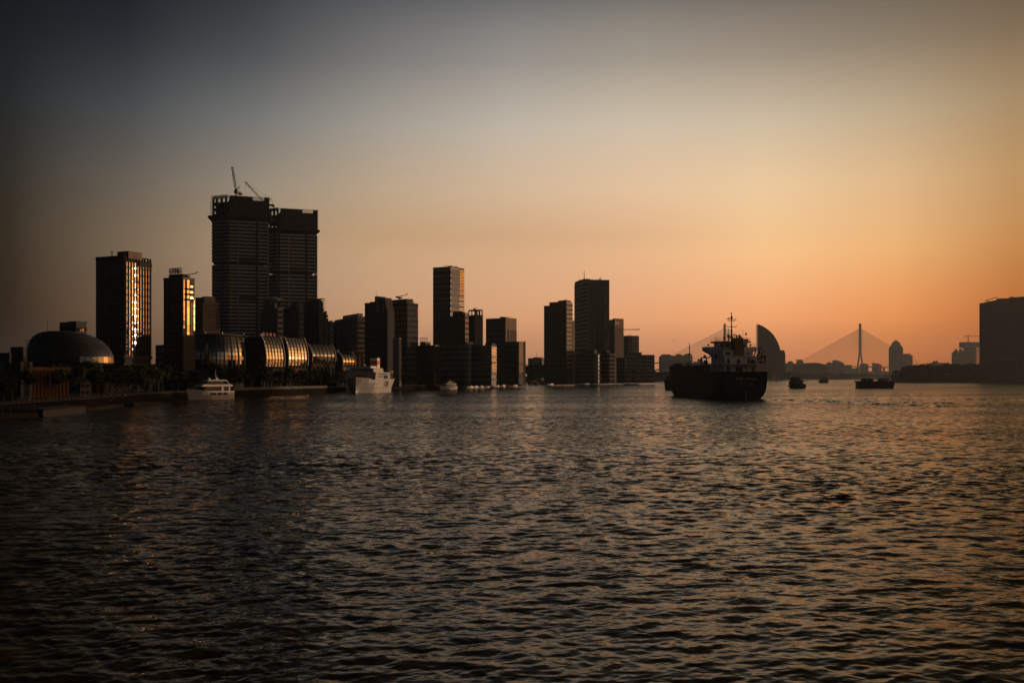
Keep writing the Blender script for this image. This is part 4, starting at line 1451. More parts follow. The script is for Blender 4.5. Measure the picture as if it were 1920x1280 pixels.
far_block('far_tower', 'hazy flat roofed tower right of the spired tower', 'apartment tower', 1697, 1711, 2900, 666, m='dark_concrete', group=FG, caps=((1700, 1708, 662.8),))

# spired tower with stepped domed crown
t = thing('spired_tower', 'hazy tower with a stepped rounded crown and a spire, right of the bridge pylon', 'tower', (px_at(1679.5, 700, 3575).x, 3575, 2.5), R(-8))
u = 3575 / F
mb = MB()
for hw, y0, y1 in ((11, 705, 652), (9.2, 652, 648), (7, 648, 643), (5, 643, 641)):
    mb.box(-hw * u, hw * u, -hw * u * .8, hw * u * .8, zat(y0, 3575) - 2.7, zat(y1, 3575) - 2.5)
mb.build('shaft', M['concrete'], t)
z0 = zat(641, 3575) - 2.5
MB().loft([[(4.6 * u * math.cos(q) * math.cos(2 * math.pi * i / 16), 4.6 * u * math.cos(q) * math.sin(2 * math.pi * i / 16), z0 + 3.0 * u * math.sin(q)) for i in range(16)] for q in (0, .4, .8, 1.2, 1.5)]).build('dome', M['concrete'], t)
MB().tube((0, 0, z0), (0, 0, zat(634.5, 3575) - 2.5), 1.6, .2).build('spire', M['dark_steel'], t)
mb = MB()
for i in range(7):
    x = (-9 + 3 * i) * u
    mb.box(x - .5 * u, x + .5 * u, -11 * u * .8 - .9, -11 * u * .8, 0, zat(653, 3575) - 2.5)
mb.build('pilasters', M['dark_concrete'], t, kind='stuff')
MB().box(-9 * u, 12 * u, -20 * u, -8.9 * u, -.5, zat(698, 3575)).build('podium', M['pale_concrete'], t)

# quarter circle sail building
Ys = 2470
t = thing('sail_building', 'dark building shaped like a quarter circle sail with a block at its right foot', 'tower', (px_at(1420, 706, Ys).x, Ys, 2.5), R(-6))
u = Ys / F
zt = zat(607.5, Ys) - 2.5
zb = zat(658, Ys) - 2.5
prof_ = [(0, -0.5), (0, zt)]
for dx, dy in ((4, 1.2), (8.6, 3.1), (14, 6.5), (19.5, 10.5), (23.5, 13.8), (27.3, 17.8), (30.6, 22), (33.6, 26.9), (36.2, 31.6), (38.3, 36.3), (40, 41), (41.4, 45.6), (42.7, 50.6), (43, 60), (43, 90)):
    prof_.append((dx * u, zt - dy * u))
prof_.append((43 * u, -.5))
MB().loft([[(x, y, z) for x, z in prof_] for y in (0, 26)]).build('sail_shell', M['dark_glass'], t)
me = BOX(0, 1, -.5, 0.02, -.3, .3).mesh('floor_line', M['dark_concrete'])
nz_ = 24
for k in range(nz_):
    z = 4 + (zt - 8) * k / (nz_ - 1)
    xr = max(x for x, zz in prof_ if zz >= z - .01) if z < zt else 1
    xs_ = [(x, zz) for x, zz in prof_ if zz > 0]
    xr = 0.0
    for (xa, za), (xb, zb_) in zip(prof_[1:], prof_[2:]):
        if (za - z) * (zb_ - z) <= 0 and za != zb_:
            xr = max(xr, xa + (xb - xa) * (z - za) / (zb_ - za))
    o = link('floor_line', me, t, (0, 0, z))
    o.scale = (max(.5, (xr - .8)), 1, 1)
MB().box(34 * u, 49.5 * u, -3, 22, -.5, zb).build('side_block', M['dark_concrete'], t)
MB().box(42 * u, 49 * u, 0, 20, zb, zat(656.5, Ys) - 2.5).build('roof_cap', M['dark_concrete'], t)
MB().box(35 * u, 51.3 * u, 1, 24, -.5, zat(661, Ys) - 2.5).build('side_wing', M['dark_concrete'], t)

# dome roofed stadium hall
Yd = 3200
u = Yd / F
t = thing('domed_stadium', 'wide dark hall with a shallow domed roof in front of the left bridge span', 'stadium', (px_at(1527, 706, Yd).x, Yd + 40, 2.5), R(4))
zz = lambda y: zat(y, Yd) - 2.5
rg = lambda y, k: [(-28 * u, y, -.5), (-28 * u, y, zz(686) * k), (-24 * u, y, zz(682.5) * k)] + [(-16 * u + 36 * u * i / 8, y, (zz(683) + (zz(679.5) - zz(683)) * math.sin(math.pi * (i + .8) / 9.6)) * k) for i in range(9)] + [(25 * u, y, zz(683.5) * k), (28 * u, y, zz(689) * k), (28 * u, y, -.5)]
MB().loft([rg(-30, .94), rg(-20, 1), rg(30, 1)]).build('hall', M['dark_concrete'], t)
MB().box(-45 * u, -27 * u, -34, 10, -.5, zz(699)).build('side_shed', M['dark_concrete'], t)
MB().box(-16 * u, 6 * u, -40, -31, -.5, zz(702)).build('red_roof_shed', M['brick'], t)
ch = thing('chimney', 'lone straight chimney stack left of the domed stadium', 'chimney', (px_at(1493.7, 706, 2860).x, 2860, 2.5))
MB().tube((0, 0, -.5), (0, 0, zat(673, 2860) - 2.5), 1.7, 1.35, 10).build('stack', M['brick'], ch)
MB().tube((0, 0, zat(673, 2860) - 4.5), (0, 0, zat(673, 2860) - 2.4), 1.55, 1.55, 10).build('rim', M['dark_concrete'], ch)

# the bend's shore: sheds and low roofs
for (lab, x0, x1, Y, y1, m) in (('long low dark quay shed under the sail building', 1442, 1500, 1960, 697, 'dark_concrete'),
                                ('low shed on the far quay behind the stern of the small tug', 1498, 1540, 1990, 704, 'dark_concrete'),
                                ('small sunlit shed on the far quay right of the stadium', 1553, 1560, 2110, 699, 'brick'),
                                ('long low dark shed stretching to the bridge pylon', 1556, 1600, 2230, 703, 'dark_concrete')):
    far_block('quay_shed', lab, 'shed', x0, x1, Y, y1, m=m, group='sheds on the far quay', depth=20)
p = px_at(1449, 706, 2420)
t = thing('container_stack', 'sunlit stack of orange containers beyond the ship stern on the right', 'containers', (p.x, p.y - 12, 2.5), R(10))
for i in range(3):
    for j in range(2):
        BOX(-3.4 + j * 3.6, -.1 + j * 3.6, -1.2, 1.2, i * 4.2, i * 4.2 + 4.1).build('container', M['orange'], t)

# harbour crane in the haze under the deck
t = thing('harbour_crane', 'hazy A shaped harbour crane under the bridge deck right of the pylon', 'crane', (px_at(1637, 706, 3600).x, 3600, 2.5))
u = 3600 / F
h = zat(683, 3600) - 2.5
mb = MB()
for sx in (-2.2, 2.2):
    for sy in (-3, 3):
        mb.tube((sx * u, sy, 0), (sx * .5 * u, sy * .5, h), 1.0, .8)
mb.tube((-1.6 * u, 0, h * .35), (1.6 * u, 0, h * .35), .8)
mb.build('legs', M['red'], t)
MB().box(-2.0 * u, 1.8 * u, -4, 4, h, h + 2.6 * u).build('machine_house', M['dark_steel'], t)
mb = MB()
lattice(mb, (1 * u, 0, h), (7 * u, 0, -2 + h * .25), 2.2, 6, .5)
mb.build('jib', M['red'], t)


# ------------------------------------------------------------------ cable stayed bridge
YB = 5500.0
uB = YB / F
deck_z = lambda X: zat(684.0 + (X / YB * F + 960 - 1475) * 0.019, YB)
t = thing('cable_stayed_bridge', 'big cable stayed bridge fading into the haze across the river', 'bridge', (0, YB, 0))
x0, x1 = px_at(1180, 0, YB).x, px_at(2000, 0, YB).x
NSEG = 16
me = None
for i in range(NSEG):
    xa, xb = x0 + (x1 - x0) * i / NSEG, x0 + (x1 - x0) * (i + 1) / NSEG
    mb = MB()
    mb.loft([[(x, -16, deck_z(x) - 5.2), (x, 16, deck_z(x) - 5.2), (x, 16, deck_z(x)), (x, -16, deck_z(x))] for x in (xa, xb)])
    mb.build('deck_section', M['concrete'], t)
for (px, dir_) in ((1358.5, -1), (1612.5, 1)):
    X = px_at(px, 0, YB).x
    zt = zat(606.5, YB)
    dz = deck_z(X)
    zk = zat(653, YB)
    py = MB()
    # inverted Y seen nearly square on: legs spread across the deck and along it
    sp = 6.6 * uB
    legs = lambda z: max(0.0, (zk - z) / (zk - dz)) if z > dz else 1.0 - 0.72 * (dz - z) / dz
    for s in (-1, 1):
        ring = []
        for z in (0, dz * .5, dz, dz + (zk - dz) * .5, zk):
            k = legs(z)
            hw = 1.2 * uB * (1.0 if z > dz else 1.0)
            cx = s * sp * k * .9
            ring.append([(X + cx - hw, s * 12 * k - 5, z), (X + cx + hw, s * 12 * k - 5, z), (X + cx + hw, s * 12 * k + 5, z), (X + cx - hw, s * 12 * k + 5, z)])
        MB().loft(ring).build('pylon_leg', M['concrete'], t)
    top = MB()
    hw0, hw1 = 2.05 * uB, 1.75 * uB
    top.loft([[(X - q, -6, z), (X + q, -6, z), (X + q, 6, z), (X - q, 6, z)] for q, z in ((hw0, zk - 8), (hw1, zt - 5))])
    top.loft([[(X - hw1, -5, zt - 5), (X + hw1, -5, zt - 5), (X + hw1, 5, zt - 5), (X - hw1, 5, zt - 5)], [(X - dir_ * .0 - hw1, -5, zt + 1), (X + hw1, -5, zt - 3), (X + hw1, 5, zt - 3), (X - hw1, 5, zt + 1)] if dir_ > 0 else [(X - hw1, -5, zt - 3), (X + hw1, -5, zt + 1), (X + hw1, 5, zt + 1), (X - hw1, 5, zt - 3)]])
    top.build('pylon_head', M['concrete'], t)
    MB().box(X - sp * 1.0, X + sp * 1.0, -14, 14, dz - 14, dz - 8).build('cross_beam', M['concrete'], t)
    cb = MB()
    for s in (-1, 1):
        for side in (-12, 12):
            for i in range(32):
                f_ = i / 31.0
                xd = X + s * (18 + f_ * 282) * YB / 4450
                za = zk + 18 + (zt - 26 - zk - 18) * f_
                cb.tube((X, side * .15, za), (xd, side, deck_z(xd)), .33, n=3)
    cb.build('stay_cables', M['steel'], t, kind='stuff')
me = None
for px in range(1215, 1990, 34):
    if abs(px - 1358) < 12 or abs(px - 1612) < 12 or 1380 < px < 1600:
        continue
    X = px_at(px, 0, YB).x
    BOX(X - 2.6, X + 2.6, -10, 10, -1, deck_z(X) - 5.2).build('pier', M['concrete'], t)


# ------------------------------------------------------------------ right bank
YR = 1440
t = Bld('drum_tower_block', 'huge black block with a gently curved roofline at the right edge of the frame', 'office block', 1832, 1836, 1990, YR, 206)
t.w = 60
mb = MB()
n = 12
d = t.d
fr_, bk = [], []
for i in range(n + 1):
    y = d * i / n
    bow = 14 * math.sin(math.pi * i / n)
    fr_.append((bow, y))
poly = fr_ + [(-60, d), (-60, 0)]
top = lambda y: t.z(569 - 9.5 * math.sin(min(1.0, (y / d) * 1.6) * math.pi / 2))
vs = [(x, y, -.5) for x, y in poly] + [(x, y, top(y)) for x, y in poly]
m_ = len(poly)
fs = [tuple(range(m_))[::-1], tuple(range(m_, 2 * m_))] + [(i, (i + 1) % m_, m_ + (i + 1) % m_, m_ + i) for i in range(m_)]
MB().add(vs, fs).build('body', M['dark_glass'], t.root)
for i in range(30):
    z = 8 + i * 3.9
    if z > t.z(571):
        break
    mb = MB()
    mb.loft([[(x, y, z), (x + .35, y, z), (x + .35, y, z + 1.2), (x, y, z + 1.2)] for x, y in fr_])
    mb.build('floor_band', M['frame'], t.root)
t.box('roof_plant', 'dark_concrete', -12, -2, t.ly(1868), t.ly(1884), t.h if hasattr(t, 'h') else top(t.ly(1870)) - 2, t.z(560.5))
t.box('roof_plant', 'dark_concrete', -12, -2, t.ly(1893), t.ly(1901), top(t.ly(1895)) - 2, t.z(558))
yq = t.ly(1856)
mb = MB().tube((0, yq - 3, top(yq) - 1), (0, yq - 3, top(yq) + 2.5), .7).tube((0, yq - 7, top(yq) + 1), (0, yq + 8, top(yq) + 5.5), .5).tube((0, yq + 8, top(yq) + 5.5), (0, yq + 9, top(yq) + 7), .5)
mb.build('roof_crane', M['dark_steel'], t.root)
t.box('low_canopy', 'dark_concrete', 1, 22, t.ly(1852), t.ly(1905), t.z(676), t.z(673))

b = far_block('stub_tower', 'hazy unfinished tower with a solid top and open floors below, beside the black block', 'tower', 1807, 1845, 2500, 641, m='concrete', depth=40)
# open floors: a solid core with slab edges and columns on both ends
b2 = b
ch = [c for c in b.root.children if c.name.startswith('body')][0]
bpy.data.objects.remove(ch)
b.box('solid_top', 'concrete', -30, 0, 0, b.d, b.z(651.5), b.z(641))
b.box('core', 'dark_concrete', -28, -1, b.ly(1816), b.ly(1830), -.5, b.z(651.5))
b.slabs('concrete', 4, b.z(652), 5.6, 1.5, 0, ext=(-30, 0, 0, b.d))
me = BOX(-1.3, 0, -.6, .6, -.5, b.z(651.5)).mesh('column', M['concrete'])
for q in (1807.8, 1810.5, 1813, 1816, 1831, 1834.5, 1838, 1841):
    link('column', me, b.root, (0, b.ly(q), 0))
    link('column', me, b.root, (-28, b.ly(q), 0))
pb = px_at(1817.3, 641, 3255)
t = thing('tower_crane', 'hammerhead crane on the unfinished stub tower by the right edge', 'crane', (pb.x, 3264, zat(641, 3255)))
u = 3255 / F
mb = MB()
lattice(mb, (0, 0, 0), (0, 0, 13.5 * u), 1.6, 8, .35)
mb.build('mast', M['dark_steel'], t)
mb = MB()
lattice(mb, (-7 * u, 0, 11 * u), (24 * u, 0, 11 * u), 1.5, 16, .3)
mb.tube((0, 0, 14 * u), (15 * u, 0, 11.3 * u), .2, n=3).tube((0, 0, 14 * u), (-6 * u, 0, 11.3 * u), .2, n=3)
mb.build('jib', M['dark_steel'], t)
MB().box(-7.5 * u, -5.5 * u, -1, 1, 9.5 * u, 11 * u).build('counterweight', M['dark_steel'], t)
t = thing('twin_peak_tower', 'hazy tower crowned by two pointed pyramids left of the stub tower', 'tower', (px_at(1796.5, 706, 3100).x, 3100, 2.5), R(-12))
u = 3100 / F
zs_ = zat(662.5, 3100) - 2.5
MB().box(-10.3 * u, 10.3 * u, -12, 12, -.5, zs_).build('shaft', M['concrete'], t)
for cx in (-3.6, 3.6):
    h = zat(653 if cx < 0 else 653.5, 3100) - 2.5
    q = 6.4 if cx < 0 else 6.4
    w_ = 5.6 * u
    MB().add([(cx * u - w_ * (1.2 if cx < 0 else .7), -11, zs_), (cx * u + w_ * (.7 if cx < 0 else 1.2), -11, zs_), (cx * u + w_ * (.7 if cx < 0 else 1.2), 11, zs_), (cx * u - w_ * (1.2 if cx < 0 else .7), 11, zs_), (cx * u, 0, h)],
             [(0, 3, 2, 1), (0, 1, 4), (1, 2, 4), (2, 3, 4), (3, 0, 4)]).build('pyramid_roof', M['concrete'], t)
far_block('far_tower', 'low hazy house with a little turret above the right bank trees', 'apartment block', 1751, 1775, 2200, 680, group=FG, caps=((1757, 1760, 676.5),))
# faint crane on the left skyline
pb = px_at(1167, 640, 1300)
t = thing('tower_crane', 'thin hazy crane with a level jib behind the brown block with the reddish sign', 'crane', (pb.x, 1300, 2.5))
u = 1300 / F
mb = MB()
lattice(mb, (0, 0, 0), (0, 0, zat(616, 1300)), 1.6, 14, .2)
mb.build('mast', M['steel'], t)
mb = MB()
lattice(mb, (-4 * u, 0, zat(618, 1300) - 2.5), (33 * u, 0, zat(617.5, 1300) - 2.5), 1.4, 16, .16)
mb.build('jib', M['steel'], t)


# towers on the right bank just out of view: the low sun behind them leaves the left foreground shore in shade
pd, qd = Vector((math.sin(R(SUN_AZ)), math.cos(R(SUN_AZ)))), Vector((-math.cos(R(SUN_AZ)), math.sin(R(SUN_AZ))))
for i, (q0, q1, p_, h) in enumerate(((120, 196, 1665, 103), (202, 268, 1640, 106), (272, 351, 1655, 102), (394, 441, 1650, 117))):
    c_ = qd * q0 + pd * p_
    t = thing('riverside_tower', ('southernmost', 'second southern', 'middle', 'tallest northern')[i] + ' dark banded tower block on the right bank beyond the black block', 'tower', (c_.x, c_.y, 2.5), math.atan2(qd.y, qd.x), 'towers on the right bank out of view')
    BOX(0, q1 - q0, -24, 0, -.5, h).build('body', M['dark_glass'], t)
    me = BOX(-.3, q1 - q0 + .3, -24.3, .3, 0, 1.3).mesh('floor_slab', M['dark_concrete'])
    for k in range(25):
        link('floor_slab', me, t, (0, 0, 4 + k * 3.9))
    BOX(8, 24, -18, -6, h, h + 2).build('roof_plant', M['dark_concrete'], t)


# ------------------------------------------------------------------ trees
def crown_mesh(seed, n=760, leaf=0.105):
    r = random.Random(seed)
    cl = [(Vector((r.gauss(0, .42), r.gauss(0, .42), r.uniform(-.5, .62))), r.uniform(.28, .5)) for _ in range(11)]
    mb = MB()
    for i in range(n):
        c, rad = r.choice(cl)
        d = Vector((r.gauss(0, 1), r.gauss(0, 1), r.gauss(0, 1))).normalized() * rad * r.uniform(.55, 1.05)
        p = c + d
        a = Vector((r.gauss(0, 1), r.gauss(0, 1), r.gauss(0, 1))).normalized()
        b = a.cross(Vector((r.gauss(0, 1), r.gauss(0, 1), r.gauss(0, 1)))).normalized()
        s = leaf * r.uniform(.6, 1.3)
        mb.add([p - a * s, p + b * s * .6, p + a * s, p - b * s * .6], [(0, 1, 2, 3)])
    for c, rad in cl:
        mb.ball(c, rad * .62, n=6, m=4)
    return mb.mesh('crown', M['foliage'])


CROWNS = [crown_mesh(s) for s in range(6)]
tr_ = MB().tube((0, 0, -.2), (.1, .05, 1.0), .06, .045)
for a in range(5):
    tr_.tube((.1, .05, .8), (.1 + .3 * math.cos(a * 1.3), .05 + .3 * math.sin(a * 1.3), 1.35), .03, .015, 5)
TRUNK = tr_.mesh('trunk', M['bark'])


def tree(x, y, h, wd, label, group, r, base=2.5):
    t = thing('tree', label, 'tree', (x, y, base), r.uniform(0, 6.28), group)
    o = link('trunk', TRUNK, t)
    o.scale = (h * .55, h * .55, h * .5)
    o = link('crown', r.choice(CROWNS), t, (0, 0, h * .62))
    o.scale = (wd * .62, wd * .62, h * .42)
    return t


r = random.Random(4)
# along the left promenade, a dark row in front of the pavilions
pts = [(-112, 250), (-117, 290), (-122, 330), (-128, 372), (-118, 396), (-104, 445), (-96, 482), (-93, 520), (-90, 560), (-75, 610), (-58, 660)]
k = 0
for i in range(len(pts) - 1):
    a, b_ = Vector(pts[i]), Vector(pts[i + 1])
    where = ('beside the gangway', 'left of the tent roofed kiosk', 'below the sign tower', 'behind the white yacht', 'below the oval glass hall', 'below the narrow ribbed pavilion', 'below the brightest pavilion', 'below the smallest pavilion', 'behind the white ferry', 'right of the white ferry')[i]
    for j in range(5):
        q = a.lerp(b_, (j + r.uniform(0, .8)) / 5)
        tree(q.x - r.uniform(2, 8), q.y + r.uniform(0, 4), r.uniform(7.5, 10.5), r.uniform(7, 10), 'dark round promenade tree ' + where, 'promenade trees on the left bank', r)
for (px, Y, h) in ((6, 205, 6), (22, 215, 7), (80, 262, 6), (108, 290, 7.5), (185, 285, 7), (222, 330, 9), (240, 345, 10), (210, 310, 8), (285, 360, 8), (150, 300, 8.5)):
    p = px_at(px, 700, Y)
    tree(p.x, p.y, h, h * 1.1, 'dark bushy tree among the shore houses at the far left', 'trees among the shore houses', r)
for i in range(34):
    px = 770 + (1235 - 770) * i / 33 + r.uniform(-5, 5)
    Yw = np.interp(px, [770, 850, 1000, 1240], [600, 678, 933, 1493]) + r.uniform(14, 30)
    p = px_at(px, 700, Yw)
    tree(p.x, p.y, r.uniform(6, 9), r.uniform(8, 12), 'small dark waterside tree below the ' + ('amber edged office' if px < 830 else 'banded pair of offices' if px < 940 else 'amber strip block' if px < 1015 else 'two step tower' if px < 1080 else 'braced tower' if px < 1160 else 'long low office'), 'trees below the office towers', r)
for i in range(46):
    px = 1692 + (1935 - 1692) * (i / 45) ** 1.1 + r.uniform(-3, 3)
    Yw = 1352 + r.uniform(0, 55)
    topy = np.interp(px, [1690, 1697, 1705, 1715, 1735, 1747, 1760, 1778, 1800, 1840, 1935], [700, 690, 685, 683, 680, 687, 683, 679, 683, 680, 674]) + r.uniform(0, 4)
    p = px_at(px, 700, Yw)
    h = max(8, zat(topy, Yw) - 2.5)
    tree(p.x, p.y, h, r.uniform(17, 25), 'tall dark tree in the right bank wood, ' + ('at its left tip' if px < 1720 else 'in its middle' if px < 1830 else 'under the huge black block'), 'wood on the right bank', r)
for i in range(60):
    px = 1690 + (1935 - 1690) * i / 59
    p = px_at(px, 700, 1345 + r.uniform(0, 8))
    tree(p.x, p.y, r.uniform(6, 12), r.uniform(12, 18), 'low dark bush at the waterline of the right bank wood', 'bushes at the right bank waterline', r)
for i in range(26):
    px = 1478 + (1690 - 1478) * i / 25 + r.uniform(-2, 2)
    Yw = np.interp(px, [1440, 1500, 1560, 1700], [2200, 2500, 2720, 3130]) + r.uniform(15, 40)
    p = px_at(px, 700, Yw)
    tree(p.x, p.y, r.uniform(9, 16), r.uniform(18, 30), 'hazy low tree on the far bank beyond the bend', 'trees on the far bank', r)
for i in range(9):
    px = 1228 + 4 * i
    p = px_at(px, 700, 1640 + i * 14)
    tree(p.x, p.y, r.uniform(10, 15), r.uniform(16, 22), 'hazy bush beside the curved roof hall', 'bushes by the curved roof hall', r)
for i in range(8):
    px = 986 + 4.6 * i
    p = px_at(px, 700, 1040)
    tree(p.x, p.y, r.uniform(14, 20), r.uniform(10, 14), 'dark tree filling the gap under the pale hazy block', 'trees under the hazy block', r)


# ------------------------------------------------------------------ promenade furniture
def lamp(x, y, h, label, first=[None]):
    if first[0] is None:
        t = thing('lamp_post', label, 'lamp post', (x, y, 2.6), 0, 'lamp posts along the left promenade')
        MB().tube((0, 0, 0), (0, 0, 1.0), .008, .005, 8).build('post', M['dark_steel'], t).scale = (12, 12, h)
        MB().tube((0, 0, -.1), (0, 0, .5), .28, .2, 8).build('base', M['steel'], t)
        MB().tube((-.7, 0, h), (.7, 0, h), .06).box(-.95, -.5, -.12, .12, h - .08, h + .06).box(.5, .95, -.12, .12, h - .08, h + .06).build('lamp_head', M['steel'], t)
        first[0] = t
        return t
    t = copy_tree(first[0])
    t.location = (x, y, 2.6)
    t['label'] = label
    return t


ords = ['leftmost', 'second', 'third', 'fourth', 'fifth', 'sixth', 'seventh', 'eighth', 'ninth', 'tenth', 'eleventh', 'twelfth']
for i, px in enumerate((446, 468, 491, 510, 529, 546, 562, 578, 602, 622)):
    Yl = np.interp(px, [430, 560, 640], [401, 458, 492])
    p = px_at(px, 700, Yl)
    lamp(p.x, p.y, 7.6, ords[i] + ' tall thin lamp post counting from the yacht along the quay towards the ferry')
for i, (px, Y) in enumerate(((234, 285), (271, 320), (304, 350), (334, 380))):
    p = px_at(px, 700, Y)
    lamp(p.x, p.y, 8.4, ords[i] + ' lamp post counting from the gangway towards the white yacht')
for i, (px, Y) in enumerate(((54, 222), (94, 240), (182, 276), (194, 280), (207, 284), (218, 288))):
    p = px_at(px, 700, Y)
    lamp(p.x, p.y, 5.6, ords[i] + ' short lamp post in front of the shore houses below the dome')

# pale parapet along the quay right of the yacht
w = wall_run('quay_parapet', 'pale low parapet wall lit brown along the quay between yacht and ferry', 'wall', [(-111.0, 397), (-95.5, 455), (-89.5, 484)], .5, 2.6, 3.7, M['stone_wall'])
# railing left of the yacht
def railing(label, pts, n, h=1.1, z=2.6):
    t = thing('quay_railing', label, 'railing', (pts[0][0], pts[0][1], z), 0, 'railings on the left quay')
    a, b_ = Vector(pts[0]), Vector(pts[1])
    me = BOX(-.09, .09, -.09, .09, 0, h).mesh('post', M['dark_steel'])
    for i in range(n):
        q = a.lerp(b_, i / (n - 1)) - a
        link('post', me, t, (q.x, q.y, 0))
    d = b_ - a
    for zz in (h * .5, h):
        MB().tube((0, 0, zz), (d.x, d.y, zz), .05, n=5).build('rail', M['dark_steel'], t)


railing('row of short pale railing posts on the quay left of the white yacht', [(-108.4, 272), (-115.6, 318)], 18)
railing('railing on the lower quay in front of the shore houses', [(-100.5, 200), (-106.6, 258)], 22)

# floating pontoons
def pontoon(label, pts, wd, top, posts, hull='dark_steel', ph=2.2):
    a, b_ = Vector(pts[0]), Vector(pts[1])
    d = (b_ - a)
    L = d.length
    t = thing('pontoon', label, 'pontoon', (a.x, a.y, 0), math.atan2(d.y, d.x), 'floating pontoons on the left shore')
    MB().box(0, L, 0, wd, -.5, top).build('float', M['frame' if hull == 'dark_steel' else hull], t)
    MB().box(-.1, L + .1, -.12, wd + .1, top - .25, top - .02).build('fender', M['frame'], t)
    me = MB().tube((0, 0, 0), (0, 0, ph), .13, n=6).mesh('post', M['dark_steel'])
    for i in range(posts):
        link('post', me, t, (L * (i + .5) / posts, .3, top))
    if posts:
        MB().tube((0, .3, top + ph * .9), (L, .3, top + ph * .9), .05, n=5).build('rail', M['dark_steel'], t)
    return t


pontoon('black pontoon with a row of white posts at the left edge of the water', [(-103.5, 180), (-93.5, 196.5)], 6, .9, 12, ph=1.4)
pontoon('dark blue floating box beside the white posted pontoon', [(-93.0, 197.5), (-95.5, 223)], 5, 1.6, 0, hull='blue_hull')
pontoon('long low pontoon below the white shore house', [(-98.0, 226), (-104.5, 268)], 4, .7, 0)
pontoon('short pontoon at the foot of the gangway', [(-103.4, 272), (-101.5, 289)], 5, .8, 0)
p = px_at(195, 752, 264)
t = thing('gangway', 'slanting gangway with pale rails rising to the right below the dome', 'gangway', (p.x, p.y, .8))
q = px_at(234, 726, 284) - Vector((p.x, p.y, .8))
mb = MB()
for s in (-.7, .7):
    for o_ in (0, 1.1):
        mb.tube((s, 0, o_), (q.x + s, q.y, q.z + o_), .09, n=5)
    for i in range(9):
        f_ = i / 8
        mb.tube((q.x * f_ + s, q.y * f_, q.z * f_), (q.x * f_ + s, q.y * f_, q.z * f_ + 1.1), .05, n=4)
mb.build('rails', M['dark_steel'], t)
MB().loft([[(-.7, 0, -.1), (.7, 0, -.1), (.7, 0, .05), (-.7, 0, .05)], [(q.x - .7, q.y, q.z - .1), (q.x + .7, q.y, q.z - .1), (q.x + .7, q.y, q.z + .05), (q.x - .7, q.y, q.z + .05)]]).build('walkway', M['steel'], t)


# ------------------------------------------------------------------ boats
def hull_mesh(L, B, D, draft=.7, sheer=.15, stern=.8, flare=.35, n=11, bowpow=2.2):
    """bow towards +y, midships at y = 0"""
    rings = []
    for i in range(n):
        s = i / (n - 1)
        y = -L / 2 + L * s
        f = stern + (1 - stern) * min(1, s / .35) if s < .35 else (1 - max(0, (s - .45) / .55) ** bowpow)
        bd = max(.03, B / 2 * f)
        fw = f if s < .5 else f * (1 - flare * (s - .5) / .5) ** 1.5
        bw = max(.02, B / 2 * fw * .9)
        zd = D * (1 + sheer * max(0, (s - .3) / .7) ** 2)
        yw = y - (L * .06 * max(0, (s - .6) / .4) ** 2)
        rings.append([(-bd, y, zd), (-(bd + bw) / 2, (y + yw) / 2, zd * .45), (-bw, yw, 0), (-bw * .7, yw, -draft), (bw * .7, yw, -draft), (bw, yw, 0), ((bd + bw) / 2, (y + yw) / 2, zd * .45), (bd, y, zd)])
    return MB().loft(rings)


def cabin(mb, x, y0, y1, z0, z1, rake_f=.5, rake_b=.1, tap=.12):
    mb.loft([[(-x, y0, z0), (x, y0, z0), (x, y1, z0), (-x, y1, z0)], [(-x + tap, y0 + rake_b, z1), (x - tap, y0 + rake_b, z1), (x - tap, y1 - rake_f, z1), (-x + tap, y1 - rake_f, z1)]])
    return mb


# --- the cargo ship
HEAD = R(6.0)
ship = thing('cargo_ship', 'big black cargo ship with white stern superstructure steaming away to the left of the bridge', 'ship', (83.3, 355.0, 0), HEAD)
st = [(0, 8.0, 3.6, 9.8), (1.2, 8.4, 5.0, 9.8), (4, 8.7, 7.0, 9.8), (10, 8.9, 8.4, 9.7), (25, 8.9, 8.8, 9.7), (60, 8.9, 8.8, 9.9), (66, 8.9, 8.3, 10.4), (70, 8.8, 7.2, 12.4), (75, 8.0, 5.0, 13.0), (80, 5.4, 2.2, 13.6), (84.5, 1.0, .25, 14.2)]
rings = []
for (y, bd, bw, zd) in st:
    pr = []
    for z, k in ((zd, 1.0), (zd * .75, .985), (zd * .5, .95), (zd * .3, .86), (zd * .14, .62), (0, 0), (-1.5, -.25)):
        yy = y - (0 if y < 66 else (1 - z / zd) * (y - 66) * .16)
        pr.append((max(.1, bw + (bd - bw) * k), yy, z))
    rings.append([(-x, yy, z) for x, yy, z in pr] + [(x, yy, z) for x, yy, z in pr[::-1]])
MB().loft(rings).build('hull', M['black_hull'], ship)
# bulwark and holds
mb = MB()
for s in (-1, 1):
    mb.loft([[(s * 8.95, y, 9.6), (s * 8.75, y, 9.6), (s * 8.75, y, z), (s * 8.95, y, z)] for y, z in ((24, 10.8), (40, 11.2), (66, 12.4))])
mb.build('bulwark', M['black_hull'], ship)
for i in range(3):
    y0 = 27 + i * 13.2
    BOX(-7.2, 7.2, y0, y0 + 12.2, 9.6, 12.1).build('hatch_coaming', M['black_hull'], ship)
    c = BOX(-7.5, 7.5, y0 - .2, y0 + 12.4, 12.1, 12.5).build('hatch_cover', M['red_hull'], ship)
MB().box(-.15, .15, -.25, -.02, -1, 3.2).build('rudder_post', M['steel'], ship)
MB().box(-8.6, 8.6, .1, 26, 9.72, 9.85).build('poop_deck', M['steel'], ship)


def doors(nm, lst, y, m='tint_glass', parent=None):
    for (x0, x1, z0, z1) in lst:
        BOX(x0, x1, y - .05, y + .1, z0, z1).build(nm, M[m], parent or ship)


